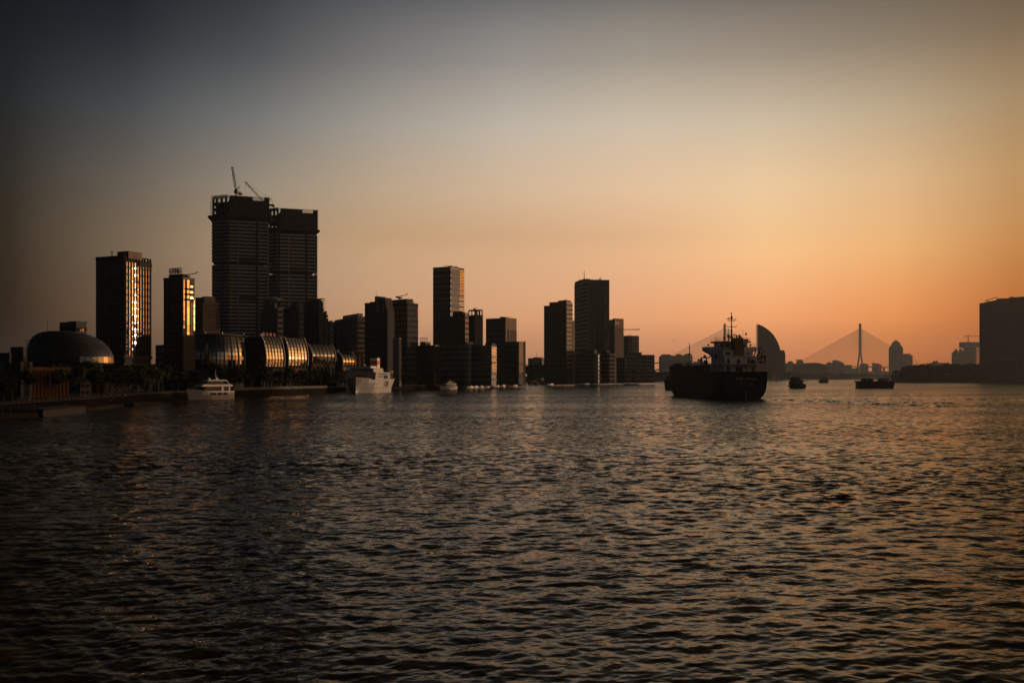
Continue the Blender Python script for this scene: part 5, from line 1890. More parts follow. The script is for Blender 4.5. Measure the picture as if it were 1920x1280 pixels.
# tiers of the accommodation block
tier1 = BOX(-6.3, 6.2, 5, 23, 9.8, 12.4).build('deckhouse', M['ship_white'], ship)
BOX(-8.8, 8.9, .4, 25, 12.4, 12.62).build('boat_deck', M['ship_white'], ship)
tier2 = BOX(-5.6, 6.6, 6.5, 22.5, 12.62, 15.3).build('deckhouse', M['ship_white'], ship)
BOX(-6.2, 7.4, 5.4, 23, 15.3, 15.5).build('upper_deck', M['ship_white'], ship)
tier3 = BOX(-5.4, 5.9, 9, 22, 15.5, 17.7).build('deckhouse', M['ship_white'], ship)
BOX(-9.7, 9.4, 15.6, 20.6, 17.7, 17.9).build('bridge_deck', M['ship_white'], ship)
for s, xo in ((-1, 9.7), (1, 9.4)):
    mb = MB().box(min(s * xo, s * (xo - .15)), max(s * xo, s * (xo - .15)), 15.6, 20.6, 17.9, 19.1)
    mb.box(min(s * 5.6, s * xo), max(s * 5.6, s * xo), 15.5, 15.62, 17.9, 19.1)
    mb.box(min(s * 5.6, s * xo), max(s * 5.6, s * xo), 20.5, 20.62, 17.9, 19.1)
    mb.build('bridge_wing', M['ship_white'], ship)
    if s < 0:
        pr = [(-5.4, 17.7), (-9.6, 17.7), (-8.6, 17.1), (-7.2, 16.4), (-6.3, 15.5), (-5.9, 14.2), (-5.6, 12.7), (-5.4, 12.7)]
    else:
        pr = [(5.9, 17.7), (9.3, 17.7), (8.6, 17.2), (7.4, 16.7), (6.5, 15.9), (5.9, 15.5)]
    MB().loft([[(x, y, z) for x, z in pr] for y in (15.7, 16.0)]).build('wing_bracket', M['ship_white'], ship)
    MB().loft([[(x, y, z) for x, z in pr] for y in (20.2, 20.5)]).build('wing_bracket', M['ship_white'], ship)
    MB().tube((s * 8.1, 18, 19.0), (s * 8.1, 18, 19.7), .12).ball((s * 8.1, 18, 19.9), .38, .45, .38).build('searchlight', M['dark_steel'], ship)
wh = BOX(-5.2, 5.6, 14, 20.4, 17.9, 20.5).build('wheelhouse', M['ship_white'], ship)
for i in range(5):
    for (yq) in (13.95,):
        BOX(-4.7 + i * 2.1, -3.6 + i * 2.1, 13.9, 14.02, 19.1, 20.0).build('window', M['tint_glass'], wh)
MB().loft([[(-6.6, 13, 20.9), (6.9, 13, 20.9), (6.9, 21.4, 20.9), (-6.6, 21.4, 20.9)], [(-5.7, 13.6, 20.5), (6.0, 13.6, 20.5), (6.0, 20.8, 20.5), (-5.7, 20.8, 20.5)][::1]][::-1]).box(-6.4, 6.7, 13.2, 21.2, 20.9, 21.15).build('monkey_island', M['ship_white'], ship)
# openings
doors('door', [(-5.2, -4.3, 9.9, 11.7), (-2.0, .6, 9.9, 11.5), (1.6, 2.2, 10.6, 11.4), (4.0, 5.2, 9.9, 11.6)], 4.98, parent=tier1)
doors('door', [(-4.6, -3.8, 12.7, 14.4), (-1.0, .2, 12.7, 14.3), (3.0, 3.8, 12.7, 14.2)], 6.48, parent=tier2)
MB().tube((5.0, 6.4, 13.4), (5.0, 6.5, 13.4), .9, n=12).build('vent', M['tint_glass'], tier2)
MB().tube((3.4, 6.4, 14.6), (3.4, 6.5, 14.6), .35, n=10).build('porthole', M['tint_glass'], tier2)
doors('door', [(-4.4, -2.6, 15.9, 17.0), (3.6, 4.3, 16.0, 16.7)], 8.98, parent=tier3)
doors('window', [(-4.4, -3.7, 18.7, 19.5)], 13.9, parent=wh)
for q in (7.5, 12.5, 17.5):
    BOX(-5.72, -5.58, q, q + .9, 13.6, 14.4).build('window', M['tint_glass'], tier2)
# funnel
fu = MB().loft([[(-1.2, 8.3, 15.5), (2.4, 8.3, 15.5), (2.4, 13, 15.5), (-1.2, 13, 15.5)], [(-1.0, 8.6, 22.2), (2.2, 8.6, 22.2), (2.2, 12.4, 22.2), (-1.0, 12.4, 22.2)]]).build('funnel', M['olive'], ship)
MB().tube((.2, 10, 22.2), (.2, 10, 23.2), .3).tube((1.2, 10, 22.2), (1.2, 10, 23.4), .4).ball((1.8, 11, 22.5), .7, .7, .5).build('exhaust_pipe', M['dark_steel'], fu)
BOX(.9, 1.7, 8.36, 8.5, 18.6, 19.7).build('funnel_mark', M['red'], fu)
# masts
mb = MB().tube((.5, 17, 21), (.5, 17, 31.6), .32, .14).tube((-1.0, 17, 21), (.5, 17, 23.4), .16).tube((2.0, 17, 21), (.5, 17, 23.4), .16)
for z, l in ((29.4, 1.7), (28.9, 1.4), (26.6, 1.8), (23.6, 1.7)):
    mb.tube((.5 - l, 17, z), (.5 + l, 17, z), .11)
for z, l in ((29.4, 1.7), (26.6, 1.8), (23.6, 1.7)):
    mb.tube((.5 - l, 17, z), (.5 - l, 17, z + .5), .09).tube((.5 + l, 17, z), (.5 + l, 17, z + .6), .09)
mb.ball((-.6, 17, 29.8), .28).ball((.5, 17, 31.7), .22, .22, .3).box(.2, .8, 16.7, 17.3, 24.8, 25.4).box(.2, .8, 16.7, 17.3, 29.5, 30.6)
mb.build('main_mast', M['dark_steel'], ship)
mb = MB().tube((-.9, 16.4, 21), (-.9, 16.4, 25.9), .18, .1).tube((-1.6, 16.4, 25.6), (-.2, 16.4, 25.6), .08).box(-1.3, -.5, 16.2, 16.6, 22.5, 23.6)
mb.tube((-1.7, 16.4, 23.0), (2.2, 16.4, 23.0), .1).build('signal_mast', M['dark_steel'], ship)
mb = MB()
for x in (-6.0, -5.2, -3.6, 3.6, 5.0, 6.2):
    mb.tube((x, 13.4, 21.1), (x, 13.4, 22.2), .06)
for z in (21.6, 22.2):
    mb.tube((-6.2, 13.4, z), (-1.2, 13.4, z), .045).tube((2.4, 13.4, z), (6.5, 13.4, z), .045)
    mb.tube((-6.2, 13.4, z), (-6.2, 21, z), .045)
mb.build('railing', M['ship_white'], ship)
MB().tube((-3.3, 14, 21.1), (-3.3, 14, 22.3), .28).ball((-3.3, 14, 22.4), .42).build('compass', M['dark_steel'], ship)
MB().tube((5.4, 15, 21.1), (5.4, 15, 24.0), .06).ball((5.4, 15, 23.9), .42).box(4.6, 6.2, 14.7, 15.3, 21.1, 22.0).build('satellite_dome', M['dark_steel'], ship)
MB().tube((4.6, 16, 21.1), (4.6, 16, 25.6), .05).tube((-5.8, 16, 21.1), (-5.8, 16, 23.4), .07).build('whip_aerial', M['dark_steel'], ship)
# lifeboat and davits to starboard
lb = MB()
for i in range(7):
    pass
rg = []
for i in range(8):
    s = i / 7
    q = math.sin(math.pi * (.08 + .84 * s)) ** .6
    rg.append([(9.4 + 1.15 * q * math.cos(a), 6 + 6.5 * s, 15.4 + .95 * q * math.sin(a) * (1.15 if math.sin(a) < 0 else .75)) for a in [2 * math.pi * j / 10 for j in range(10)]])
lb.loft(rg)
lb.build('lifeboat', M['orange'], ship)
dv = MB()
for y in (7.2, 11.4):
    dv.tube((6.8, y, 14.6), (8.0, y, 18.2), .28, .2, 5).tube((8.0, y, 18.2), (9.0, y, 18.9), .2, .14, 5).tube((8.8, y, 18.8), (9.4, y, 16.2), .05, n=4).tube((7.0, y, 12.6), (6.9, y, 14.8), .25, n=5)
    dv.tube((7.6, y, 14.2), (9.4, y, 17.9), .22, .16, 5)
dv.build('davit', M['dark_steel'], ship)
# rails, pillars and winch posts round the poop
mb = MB()
for x in (6.9, 7.6, 8.2, 8.6):
    mb.box(x - .16, x + .16, .6, .9, 9.8, 12.4)
for x in (-8.6,):
    for y in (12.0, 14.5, 17.5, 21.0, 24.5):
        mb.box(x - .2, x + .2, y - .2, y + .2, 9.7, 12.5)
mb.build('deck_pillars', M['ship_white'], ship)
mb = MB()
for x in np.linspace(-8.6, 8.7, 13):
    mb.tube((x, .5, 12.6), (x, .5, 13.6), .05)
for z in (13.1, 13.6):
    mb.tube((-8.6, .5, z), (8.7, .5, z), .045)
    mb.tube((-8.7, .5, z), (-8.7, 24.8, z), .045)
mb.build('railing', M['steel'], ship)
MB().tube((8.5, 3, 12.6), (8.5, 3, 16.0), .3).ball((6.6, 2.4, 13.2), .9, .8, .6).build('vent_post', M['dark_steel'], ship)
mb = MB().box(-9.0, -8.6, 24.5, 24.9, 11, 15.2).box(-9.0, -5.6, 24.5, 24.9, 15.0, 15.4).box(-7.0, -6.6, 24.5, 24.9, 11, 15.2).ball((-7.4, 24.7, 15.7), .6).box(-7.9, -6.9, 22.5, 24.5, 12.7, 14.2)
mb.tube((-6.2, 24.7, 15.2), (-4.6, 24.7, 16.3), .12).build('cargo_gallows', M['dark_steel'], ship)
MB().ball((-6.0, 15, 15.4), .55, .55, .7).build('life_raft', M['dark_steel'], ship)
mb = MB().tube((.6, 73, 12.6), (.6, 73, 22.3), .34, .14).tube((-.3, 73, 17.8), (1.5, 73, 17.8), .12).ball((.6, 73, 17.5), .45).box(-.6, -.1, 72.7, 73.3, 13, 14.2).ball((1.7, 73, 13.9), .4).tube((1.7, 73, 12.6), (1.7, 73, 13.9), .1)
mb.tube((.6, 73, 20.2), (.6, 73, 20.9), .28).build('foremast', M['dark_steel'], ship)
mb = MB()
for i in range(9):
    x = -7.2 + i * 1.8
    mb.tube((x, 71, 12.4), (x, 71, 14.6), .05)
for z in (13.5, 14.6):
    mb.tube((-7.2, 71, z), (7.2, 71, z), .045)
mb.build('railing', M['dark_steel'], ship)
MB().box(-6.5, -3.5, 70.5, 73, 12.5, 13.6).tube((5.2, 69, 12.4), (6.0, 69, 15.2), .12).build('anchor_winch', M['dark_steel'], ship)
lettering('hull_name', '神龙', M['letters'], ship, 1.35, (-2.2, -.06, 7.1), (R(90), 0, 0), .03, 2.6)
lettering('hull_name', '19768', M['letters'], ship, 1.25, (1.8, -.06, 7.15), (R(90), 0, 0), .03, 3.9)
lettering('hull_name', '舟', M['letters'], ship, 1.1, (-1.7, -.06, 5.3), (R(90), 0, 0), .03, 1.0)
lettering('hull_name', '山', M['letters'], ship, 1.1, (2.1, -.06, 5.3), (R(90), 0, 0), .03, 1.0)

# --- box ended barge beyond the ship's bow
p = px_at(1252, 731, 600)
t = thing('barge', 'dark barge end sticking out left of the cargo ship bow', 'barge', (p.x + 1, 600, 0), R(-12))
MB().loft([[(-3.2, 0, 6.0), (-2.6, 1, -.5), (3.0, 1, -.5), (3.4, 0, 6.0)], [(-3.4, 24, 6.2), (-3, 24, -.5), (3.2, 24, -.5), (3.6, 24, 6.2)]]).build('hull', M['black_hull'], t)
MB().box(-3.4, 3.6, -.15, 24, 5.9, 6.25).build('deck_edge', M['red_hull'], t)
MB().box(-2.4, 2.4, 4, 10, 6.25, 8.0).build('deckhouse', M['dark_steel'], t)

# --- the white yacht on the left
def motor_yacht(label, px, Y, az, L, B, k=1.0, cat='yacht'):
    t = thing('motor_yacht', label, cat, (px_at(px, 0, Y).x, Y, 0), -R(az), 'white motor yachts')
    t.scale = (1, 1, 1.1)
    hull_mesh(L, B, 2.9 * k, flare=.55, sheer=.3, stern=.9).build('hull', M['white_paint'], t, smooth=False)
    mb = MB()
    for s in (-1, 1):
        for i in range(3):
            y = -L * .34 + i * L * .13
            mb.box(s * B * .485 - .06, s * B * .485 + .06, y, y + L * .10, 1.55 * k, 2.35 * k)
        for i in range(6):
            y = -L * .36 + i * L * .055
            mb.ball((s * B * .47, y, .75 * k), .12 * k, n=6, m=3)
    mb.build('hull_windows', M['tint_glass'], t, kind='stuff')
    u1 = cabin(MB(), B * .44, -L * .40, L * .20, 2.9 * k, 4.6 * k, 1.4 * k, .1).build('saloon', M['tint_glass'], t)
    cabin(MB(), B * .47, -L * .46, L * .24, 4.45 * k, 5.15 * k, .7 * k, .1, .05).build('upper_deck', M['white_paint'], t)
    MB().box(-B * .45, B * .45, -L * .25, -L * .21, 2.8 * k, 4.5 * k).box(-B * .45, B * .45, -L * .40, -L * .37, 2.8 * k, 4.5 * k).build('deck_pillar', M['white_paint'], t)
    cabin(MB(), B * .36, -L * .28, L * .14, 5.15 * k, 6.4 * k, 1.6 * k, .2).build('wheelhouse', M['tint_glass'], t)
    cabin(MB(), B * .40, -L * .34, L * .10, 6.35 * k, 6.75 * k, .6 * k, .1, .08).build('hardtop', M['white_paint'], t)
    mb = MB()
    for s in (-1, 1):
        mb.tube((s * B * .38, -L * .40, 5.1 * k), (s * B * .36, -L * .33, 6.5 * k), .16 * k)
    mb.build('arch', M['white_paint'], t)
    mb = MB().tube((-.3 * k, -L * .16, 6.7 * k), (0, -L * .14, 8.9 * k), .12 * k, .08 * k).tube((.3 * k, -L * .16, 6.7 * k), (0, -L * .14, 8.9 * k), .12 * k, .08 * k).tube((0, -L * .14, 8.6 * k), (0, -L * .14, 10.2 * k), .06 * k).tube((-.7 * k, -L * .14, 8.2 * k), (.7 * k, -L * .14, 8.2 * k), .07 * k)
    mb.build('radar_mast', M['ship_white'], t)
    MB().ball((-.9 * k, L * .02, 7.1 * k), .42 * k).ball((.8 * k, -L * .2, 7.1 * k), .42 * k).build('satellite_dome', M['white_paint'], t)
    mb = MB()
    for s in (-1, 1):
        mb.tube((s * B * .4, L * .2, 3.8 * k), (0, L * .49, 4.5 * k), .05 * k)
    mb.build('bow_rail', M['steel'], t)
    return t


motor_yacht('big white yacht moored on the left, dark bow left and sunlit stern right', 392.5, 352, 230, 16.5, 6.0, .93)
motor_yacht('smaller white yacht moored below the bronze tower, bow to the left', 839, 640, 230, 12.4, 5.2, .62)

# --- the white ferry
fer = thing('ferry', 'large white ferry with a shadowed bluish front and a sunlit right flank', 'ferry', (-76.2, 492, 0), -R(189.0))
fer.scale = (1, .68, .88)
# local +y is the bow; bow tip at y = 6
st = [(6, .3, .25, 9.0), (3, 2.6, .8, 8.6), (-2, 5.4, 2.6, 8.2), (-8, 7.4, 5.2, 7.9), (-16, 8.0, 7.4, 7.7), (-48, 8.0, 7.6, 7.6), (-56, 7.6, 6.0, 7.8), (-61, 7.2, 4.4, 8.2)]
rings = []
for (y, bd, bw, zd) in st:
    pr = []
    for z, k in ((zd, 1.0), (zd * .7, .9), (zd * .4, .6), (zd * .15, .2), (0, 0), (-1, -.1)):
        yy = y - (0 if y > -50 else -(1 - max(0, z) / zd) * 7.5 * min(1, (-50 - y) / 10))
        pr.append((max(.1, bw + (bd - bw) * k), yy, z))
    rings.append([(-x, yy, z) for x, yy, z in pr] + [(x, yy, z) for x, yy, z in pr[::-1]])
MB().loft(rings[::-1]).build('hull', M['grey_hull'], fer)
h1 = MB().loft([[(-7.9, -44, 7.5), (7.9, -44, 7.5), (7.9, -5, 7.5), (-7.9, -5, 7.5)], [(-7.9, -44, 11.6), (7.9, -44, 11.6), (7.9, -6.5, 11.6), (-7.9, -6.5, 11.6)]]).build('superstructure', M['grey_hull'], fer)
h2 = MB().loft([[(-6.4, -34, 11.6), (6.4, -34, 11.6), (6.4, -8, 11.6), (-6.4, -8, 11.6)], [(-6.2, -33, 14.0), (6.2, -33, 14.0), (6.2, -9.2, 14.0), (-6.2, -9.2, 14.0)]]).build('bridge_house', M['grey_hull'], fer)
BOX(-4.8, 5.4, -28, -8.6, 14.0, 15.1).build('top_deck', M['ship_white'], fer)
for i in range(6):
    for nm, m_, z0, z1, y in (('bridge_window', 'tint_glass', 12.5, 13.3, -8.3),):
        BOX(-5.2 + i * 1.75, -4.1 + i * 1.75, y - .25, y + .1, z0, z1).build(nm, M[m_], h2)
for i in range(7):
    BOX(-2.9 + i * .82, -2.3 + i * .82, -5.9, -5.6, 9.3, 9.9).build('front_window', M['tint_glass'], h1)
# the ship's port side faces right: local x negative when the bow points at us
sx = -7.95
for j, z in enumerate((10.6, 9.2)):
    for i in range(9):
        if 3 < i < 7 and j == 1:
            continue
        BOX(sx - .08, sx + .1, -15 - i * 2.6, -13.6 - i * 2.6, z - .3, z + .3).build('window', M['tint_glass'], h1)
BOX(sx - .1, sx + .1, -37, -27, 7.9, 9.9).build('side_opening', M['frame'], h1)
for i in range(3):
    MB().tube((sx + .5, -44.5 - i * 4.0, 7.6), (sx + .5, -44.5 - i * 4, 11.2), .14).build('stern_post', M['ship_white'], fer)
BOX(-7.4, 7.4, -57, -44.2, 11.1, 11.5).build('stern_deck', M['dark_steel'], fer)
BOX(-6.0, 6.0, -56, -46, 7.7, 9.5).build('winch_house', M['dark_steel'], fer)
for i in range(3):
    MB().ball((-7.0, -47 - i * 3.5, 12.1), .8, 1.4, .7).build('lifeboat', M['orange'], fer)
fu = BOX(-5.2, -1.6, -30, -23, 14.0, 19.8).build('funnel', M['white_paint'], fer)
BOX(-5.3, -1.5, -30.1, -22.9, 16.0, 18.4).build('funnel_band', M['orange'], fu)
BOX(-5.0, -1.8, -29.6, -23.4, 19.8, 20.6).build('funnel_top', M['frame'], fu)
MB().tube((2.0, -14, 15.0), (2.0, -14, 22.0), .2, .1).tube((1.2, -14, 20), (2.8, -14, 20), .08).build('mast', M['ship_white'], fer)
MB().ball((.2, -16, 15.8), .7).build('radar_dome', M['ship_white'], fer)
mb = MB()
for i in range(5):
    mb.box(-6.2 + i * .0, -5.8, -22 + i * 2.2, -21.2 + i * 2.2, 11.6, 13.2)
mb.build('deck_lockers', M['ship_white'], fer, kind='stuff')
lettering('hull_letters', 'CJIF', M['dark_letters'], fer, 4.4, (sx - .12, -33.5, 4.9), (R(90), 0, R(-90)), .04, 12)
MB().tube((-1.0, 3.9, 5.0), (-.6, 5.2, 5.6), .35, n=8).build('anchor', M['frame'], fer)

# --- little moored boats under the office towers
def small_boat(label, px, Y, az, L, B, style, hm, cm, group='small boats moored under the office towers'):
    t = thing('small_boat', label, 'boat', (px_at(px, 0, Y).x, Y, 0), -R(az), group)
    hull_mesh(L, B, .95, flare=.4, n=8, stern=.9).build('hull', M[hm], t)
    c = cabin(MB(), B * .38, -L * .28, L * .16, .95, 2.5, .9, .15).build('cabin', M[cm], t)
    mb = MB()
    for s in (-1, 1):
        mb.box(s * B * .37 - .06, s * B * .37 + .05, -L * .2, L * .06, 1.55, 2.15)
    mb.build('windows', M['tint_glass'], t, kind='stuff')
    if style == 'tower':
        cabin(MB(), B * .28, -L * .22, L * .04, 2.5, 3.6, .5, .1).build('flybridge', M[cm], t)
        MB().tube((0, -L * .1, 3.6), (0, -L * .1, 5.4), .06).build('aerial', M['steel'], t)
    elif style == 'mast':
        MB().tube((0, -L * .05, 2.4), (0, -L * .05, 4.6), .07).tube((-.5, -L * .05, 4.0), (.5, -L * .05, 4.0), .05).build('mast', M['steel'], t)
    else:
        MB().tube((0, L * .05, 2.4), (0, L * .05, 3.3), .05).build('aerial', M['steel'], t)
    return t


EDGE_W = [(-40, 690), (20, 933), (224, 1493)]


def off_quay(px, gap):
    k = (px - 960) / F
    for (xa, ya), (xb, yb) in zip(EDGE_W, EDGE_W[1:]):
        q = (k * ya - xa) / ((xb - xa) - k * (yb - ya))
        if q <= 1:
            break
    return ya + (yb - ya) * q - gap


for (lab, px, Y, az, L, B, sty, hm, cm) in (
        ('first sunlit launch right of the smaller yacht, with an awning mast', 880, 715, 205, 6.5, 2.8, 'mast', 'white_paint', 'white_paint'),
        ('tiny sunlit cabin boat, second from the left in the moored line', 890, 735, 206, 5.0, 2.4, 'plain', 'white_paint', 'white_paint'),
        ('tiny sunlit cabin boat, third from the left in the moored line', 900.5, 755, 206, 5.0, 2.4, 'plain', 'grey_hull', 'white_paint'),
        ('tall flybridge boat in the middle of the moored line', 911.5, 770, 206, 5.6, 2.6, 'tower', 'white_paint', 'white_paint'),
        ('high cabin launch moored behind the line under the amber windows', 925, 800, 200, 6.5, 3.0, 'tower', 'grey_hull', 'white_paint'),
        ('tiny bright boat close to the right of the high cabin launch', 931.5, 790, 206, 4.5, 2.2, 'mast', 'white_paint', 'white_paint'),
        ('tiny sunlit boat standing alone left of the floating dock', 942, 810, 206, 5.0, 2.3, 'plain', 'white_paint', 'white_paint'),
        ('low white boat moored just left of the dark floating dock', 965, 840, 200, 5.5, 2.5, 'plain', 'white_paint', 'white_paint'),
        ('orange cabin boat moored at the dark dock', 984, 880, 206, 5.5, 3.0, 'plain', 'orange', 'orange'),
        ('biggest of the sunlit cabin boats, right of the dark dock', 995, 895, 206, 8.0, 3.6, 'tower', 'white_paint', 'orange'),
        ('sunlit white boat alone in dark water below the two step tower', 1031, 985, 206, 8.0, 3.6, 'tower', 'white_paint', 'white_paint'),
        ('pale boat moored under the round cornered office', 1099, 1095, 200, 8.0, 3.6, 'plain', 'white_paint', 'orange')):
    small_boat(lab, px, off_quay(px, 22 if 'behind' not in lab and 'high cabin' not in lab else 12), az, L * 1.3, B * 1.3, sty, hm, cm)
for (lab, pa, pb_) in (('timber jetty with dark piles behind the left half of the moored boats', 866, 908), ('timber jetty with dark piles behind the right half of the moored boats', 912, 958)):
    a = px_at(pa, 700, off_quay(pa, 9)); b_ = px_at(pb_, 700, off_quay(pb_, 9))
    dv_ = b_ - a
    L = math.hypot(dv_.x, dv_.y)
    t = thing('jetty', lab, 'jetty', (a.x, a.y, 0), math.atan2(dv_.y, dv_.x), 'jetties under the office towers')
    MB().box(0, L, -1, 1, .9, 1.2).build('deck', M['bark'], t)
    me = MB().tube((0, 0, -1), (0, 0, 3.0), .22, n=6).mesh('pile', M['bark'])
    for q in range(9):
        link('pile', me, t, (L * (q + .5) / 9, -1.1, 0))
p = px_at(974, 716, off_quay(974, 16))
t = thing('floating_dock', 'dark floating dock with an orange canopy and blue side', 'dock', (p.x, p.y, 0), R(-50))
MB().box(-6, 6, -3, 3, -.5, 1.4).build('float', M['blue_hull'], t)
MB().box(-4, 4, -2.6, 2.6, 6.1, 6.5).build('canopy', M['orange'], t)
mb = MB()
for x in (-3.8, 0, 3.8):
    for y in (-2.4, 2.4):
        mb.tube((x, y, 1.4), (x, y, 6.2), .12)
mb.build('posts', M['orange'], t)
MB().box(-2, 3, -2, 2, 1.4, 4.0).build('shed', M['blue_hull'], t)
p = px_at(1001.5, 715.5, off_quay(1001.5, 14))
t = thing('gangway', 'orange gangway sloping down to the right beside the biggest sunlit boat', 'gangway', (p.x, p.y, 0), R(-20))
MB().loft([[(0, -.8, zat(715, 905)), (0, .8, zat(715, 905)), (0, .8, zat(713, 905)), (0, -.8, zat(713, 905))], [(5, -.8, .3), (5, .8, .3), (5, .8, .9), (5, -.8, .9)]]).build('walkway', M['orange'], t)
p = px_at(1108, 712, 1105)
t = thing('dock_house', 'low quay house with an orange roof strip below the round cornered office', 'house', (p.x, 1122, 2.5), R(-30))
MB().box(-8, 8, -4, 4, -.5, 4.6).build('walls', M['brown_stone'], t)
MB().box(-8.4, 8.4, -4.4, 4.4, 4.6, 5.4).build('roof', M['orange'], t)
for i in range(5):
    BOX(-7 + i * 3, -5 + i * 3, -4.08, -3.9, 1.5, 3.4).build('window', M['tint_glass'], t)

# --- dark boats on the right
def work_boat(label, px, Y, az, L, B, D, name='work_boat', group='dark work boats on the right'):
    t = thing(name, label, 'boat', (px_at(px, 0, Y).x, Y, 0), -R(az), group)
    return t


t = work_boat('black tug with a high blocky deckhouse seen end on right of the cargo ship', 1491, 682, 342, 0, 0, 0)
hull_mesh(16, 7.0, 3.2, flare=.3, sheer=.5, stern=.85).build('hull', M['black_hull'], t)
BOX(-2.6, 2.6, -5.6, 3.0, 3.2, 5.6).build('deckhouse', M['dark_steel'], t)
BOX(-2.2, 2.2, -3.0, 2.4, 5.6, 7.8).build('wheelhouse', M['dark_steel'], t)
for i in range(4):
    BOX(-1.9 + i * 1.0, -1.2 + i * 1.0, -3.08, -2.95, 6.5, 7.3).build('window', M['tint_glass'], t)
mb = MB()
for i in range(5):
    for s in (-1, 1):
        mb.tube((s * 3.2, -7 + i * 2.6, 1.4), (s * 3.2 + s * .35, -7 + i * 2.6, 1.4), .6, n=8)
mb.build('tyre_fenders', M['frame'], t)
MB().box(-1, 1, 3.0, 5.0, 3.2, 4.6).box(-.8, .8, 5, 6.6, 3.4, 4.1).build('winch', M['dark_steel'], t)
MB().tube((0, -1, 7.8), (0, -1, 8.8), .12).build('mast', M['dark_steel'], t)
t = work_boat('small black barge far off near the far shore, left of the bridge pylon', 1545, 1280, 80, 0, 0, 0)
hull_mesh(12.6, 5.5, 3.4, flare=.4, sheer=.1).build('hull', M['black_hull'], t)
BOX(-2.2, 2.2, -4.6, 4.0, 3.4, 5.9).build('deckhouse', M['dark_steel'], t)
BOX(-1.7, 1.7, -2.0, 1.6, 5.9, 6.9).build('wheelhouse', M['dark_steel'], t)
MB().tube((0, 0, 6.9), (0, 0, 8.6), .14).build('mast', M['dark_steel'], t)
t = work_boat('long black river barge with a low deckhouse at its left end below the bridge', 1642, 682, 94, 0, 0, 0)
hull_mesh(26, 6.4, 4.6, flare=.25, sheer=-.02, stern=.9, n=13).build('hull', M['black_hull'], t)
MB().box(-3.3, 3.3, -13.6, -10.5, 4.3, 5.1).build('stern_platform', M['black_hull'], t)
c = BOX(-2.4, 2.4, -9.4, -2.4, 4.6, 6.6).build('deckhouse', M['dark_steel'], t)
BOX(-2.7, 2.7, -9.7, -2.2, 6.6, 6.8).build('deckhouse_roof', M['dark_steel'], t)
for i in range(4):
    for s in (-1, 1):
        BOX(s * 2.4 - .06, s * 2.4 + .06, -8.6 + i * 1.6, -7.6 + i * 1.6, 5.4, 6.2).build('window', M['tint_glass'], c)
mb = MB().box(-2.2, 2.2, -1.0, 10, 4.5, 5.0).box(-1.5, 1.5, 1.6, 3.0, 5.0, 6.2).box(-.5, .5, 10.4, 11.6, 4.5, 5.4)
mb.build('hatch_coaming', M['black_hull'], t)
mb = MB().tube((0, 2.3, 6.2), (0, 2.3, 7.4), .15).tube((0, -9, 6.8), (0, -9, 7.7), .1)
for i in range(6):
    mb.tube((3.1, 7 + i * .9, 4.5), (3.1, 7 + i * .9, 5.3), .06)
mb.tube((3.1, 7, 5.3), (3.1, 11.6, 5.3), .05).build('rail_posts', M['dark_steel'], t)
t = work_boat('hazy crane barge moored under the spired tower behind the long barge', 1657, 1500, 88, 0, 0, 0)
hull_mesh(16, 7, 3.0, flare=.3).build('hull', M['black_hull'], t)
BOX(-2.6, 2.6, -6, 7.2, 3.0, 6.0).build('deckhouse', M['dark_steel'], t)
MB().tube((0, 2, 6), (0, 2, 9.6), .25).tube((0, 2, 9), (0, 8, 7), .2).build('derrick', M['dark_steel'], t)
t = work_boat('grey ferry landing stage moored under the spired tower at the tip of the wood', 1684, 1420, 90, 0, 0, 0)
hull_mesh(26, 8, 2.2, flare=.2, stern=.95).build('hull', M['dark_steel'], t)
BOX(-3.2, 3.2, -10, 9, 2.2, 9.5).build('deckhouse', M['concrete'], t)
MB().box(-3.6, 3.6, -11, 10, 9.5, 10.0).build('roof', M['dark_concrete'], t)
for i in range(7):
    BOX(3.18, 3.26, -9 + i * 2.6, -7.4 + i * 2.6, 4, 6.6).build('window', M['tint_glass'], t)


def buoy(label, px, Y, r_):
    t = thing('buoy', label, 'buoy', (px_at(px, 0, Y).x, Y, 0), 0, 'channel buoys')
    MB().loft([[(r_ * k * math.cos(2 * math.pi * i / 12), r_ * k * math.sin(2 * math.pi * i / 12), z) for i in range(12)] for k, z in ((.9, -.4), (1, .3), (1, 1.0), (.8, 1.4))]).build('float', M['dark_steel'], t)
    mb = MB()
    for i in range(3):
        a = 2 * math.pi * i / 3
        mb.tube((r_ * .6 * math.cos(a), r_ * .6 * math.sin(a), 1.4), (0, 0, 1.4 + r_ * .6), .1)
    mb.build('cage', M['dark_steel'], t)


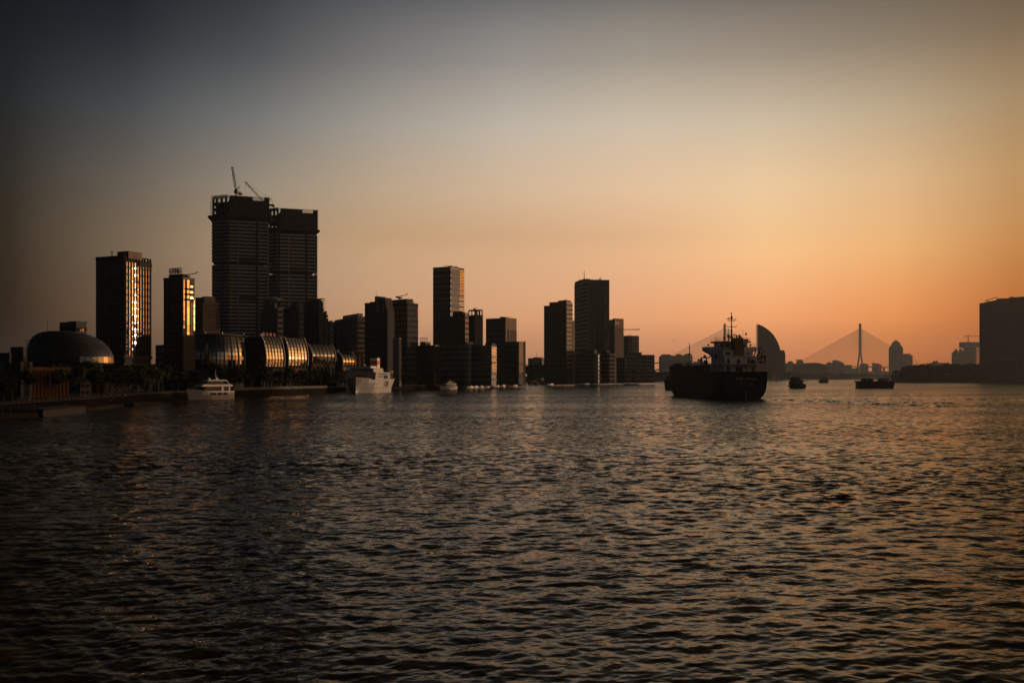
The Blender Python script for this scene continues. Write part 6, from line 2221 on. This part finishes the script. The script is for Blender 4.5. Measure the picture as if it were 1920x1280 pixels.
buoy('small black buoy between the cargo ship stern and the tug', 1456, 1560, 2.2)
buoy('small black buoy in the gold water right of the tug', 1511, 1800, 2.2)


# --- birds over the river
def gull(label, px, py, Y, span, az, bank):
    p = px_at(px, py, Y)
    t = thing('gull', label, 'bird', p, R(az), 'gulls in the air')
    s = span
    mb = MB()
    for d in (-1, 1):
        mb.loft([[(0, .10 * s, .01 * s), (0, -.09 * s, .01 * s), (0, -.08 * s, -.02 * s)], [(d * .24 * s, .10 * s, .16 * s), (d * .24 * s, -.05 * s, .15 * s), (d * .24 * s, -.05 * s, .135 * s)], [(d * .5 * s, -.02 * s, .10 * s + d * bank * s), (d * .5 * s, -.06 * s, .10 * s + d * bank * s), (d * .5 * s, -.06 * s, .095 * s + d * bank * s)]])
    mb.build('wings', M['bird'], t)
    MB().ball((0, 0, 0), .055 * s, .2 * s, .055 * s, 7, 5).ball((0, .2 * s, .02 * s), .04 * s, .06 * s, .04 * s, 6, 4).loft([[(-.02 * s, -.17 * s, 0), (.02 * s, -.17 * s, 0), (.05 * s, -.27 * s, 0), (-.05 * s, -.27 * s, 0)], [(-.02 * s, -.17 * s, .01 * s), (.02 * s, -.17 * s, .01 * s), (.05 * s, -.27 * s, .01 * s), (-.05 * s, -.27 * s, .01 * s)]]).build('body', M['bird'], t)


gull('gull in the orange sky left of the ship foremast', 1263.5, 638, 300, 1.0, 20, .08)
gull('tiny bird high in the grey sky at the upper left', 313, 219, 320, .8, 70, .03)
gull('tiny bird low in the sky above the right bank trees', 1757, 638.5, 420, .9, 90, .0)
p = px_at(862, 930, 66)
t = thing('diving_bird', 'little dark bird sitting on the water in mid river', 'bird', (px_at(862, 0, 66).x, 66, .05), R(60))
MB().ball((0, 0, .03), .11, .2, .08, 8, 5).build('body', M['bird'], t, smooth=True)
MB().tube((0, .14, .06), (0, .17, .15), .035).ball((0, .19, .17), .045, .06, .04, 6, 4).tube((0, .23, .17), (0, .3, .16), .015, .006).build('head', M['bird'], t)
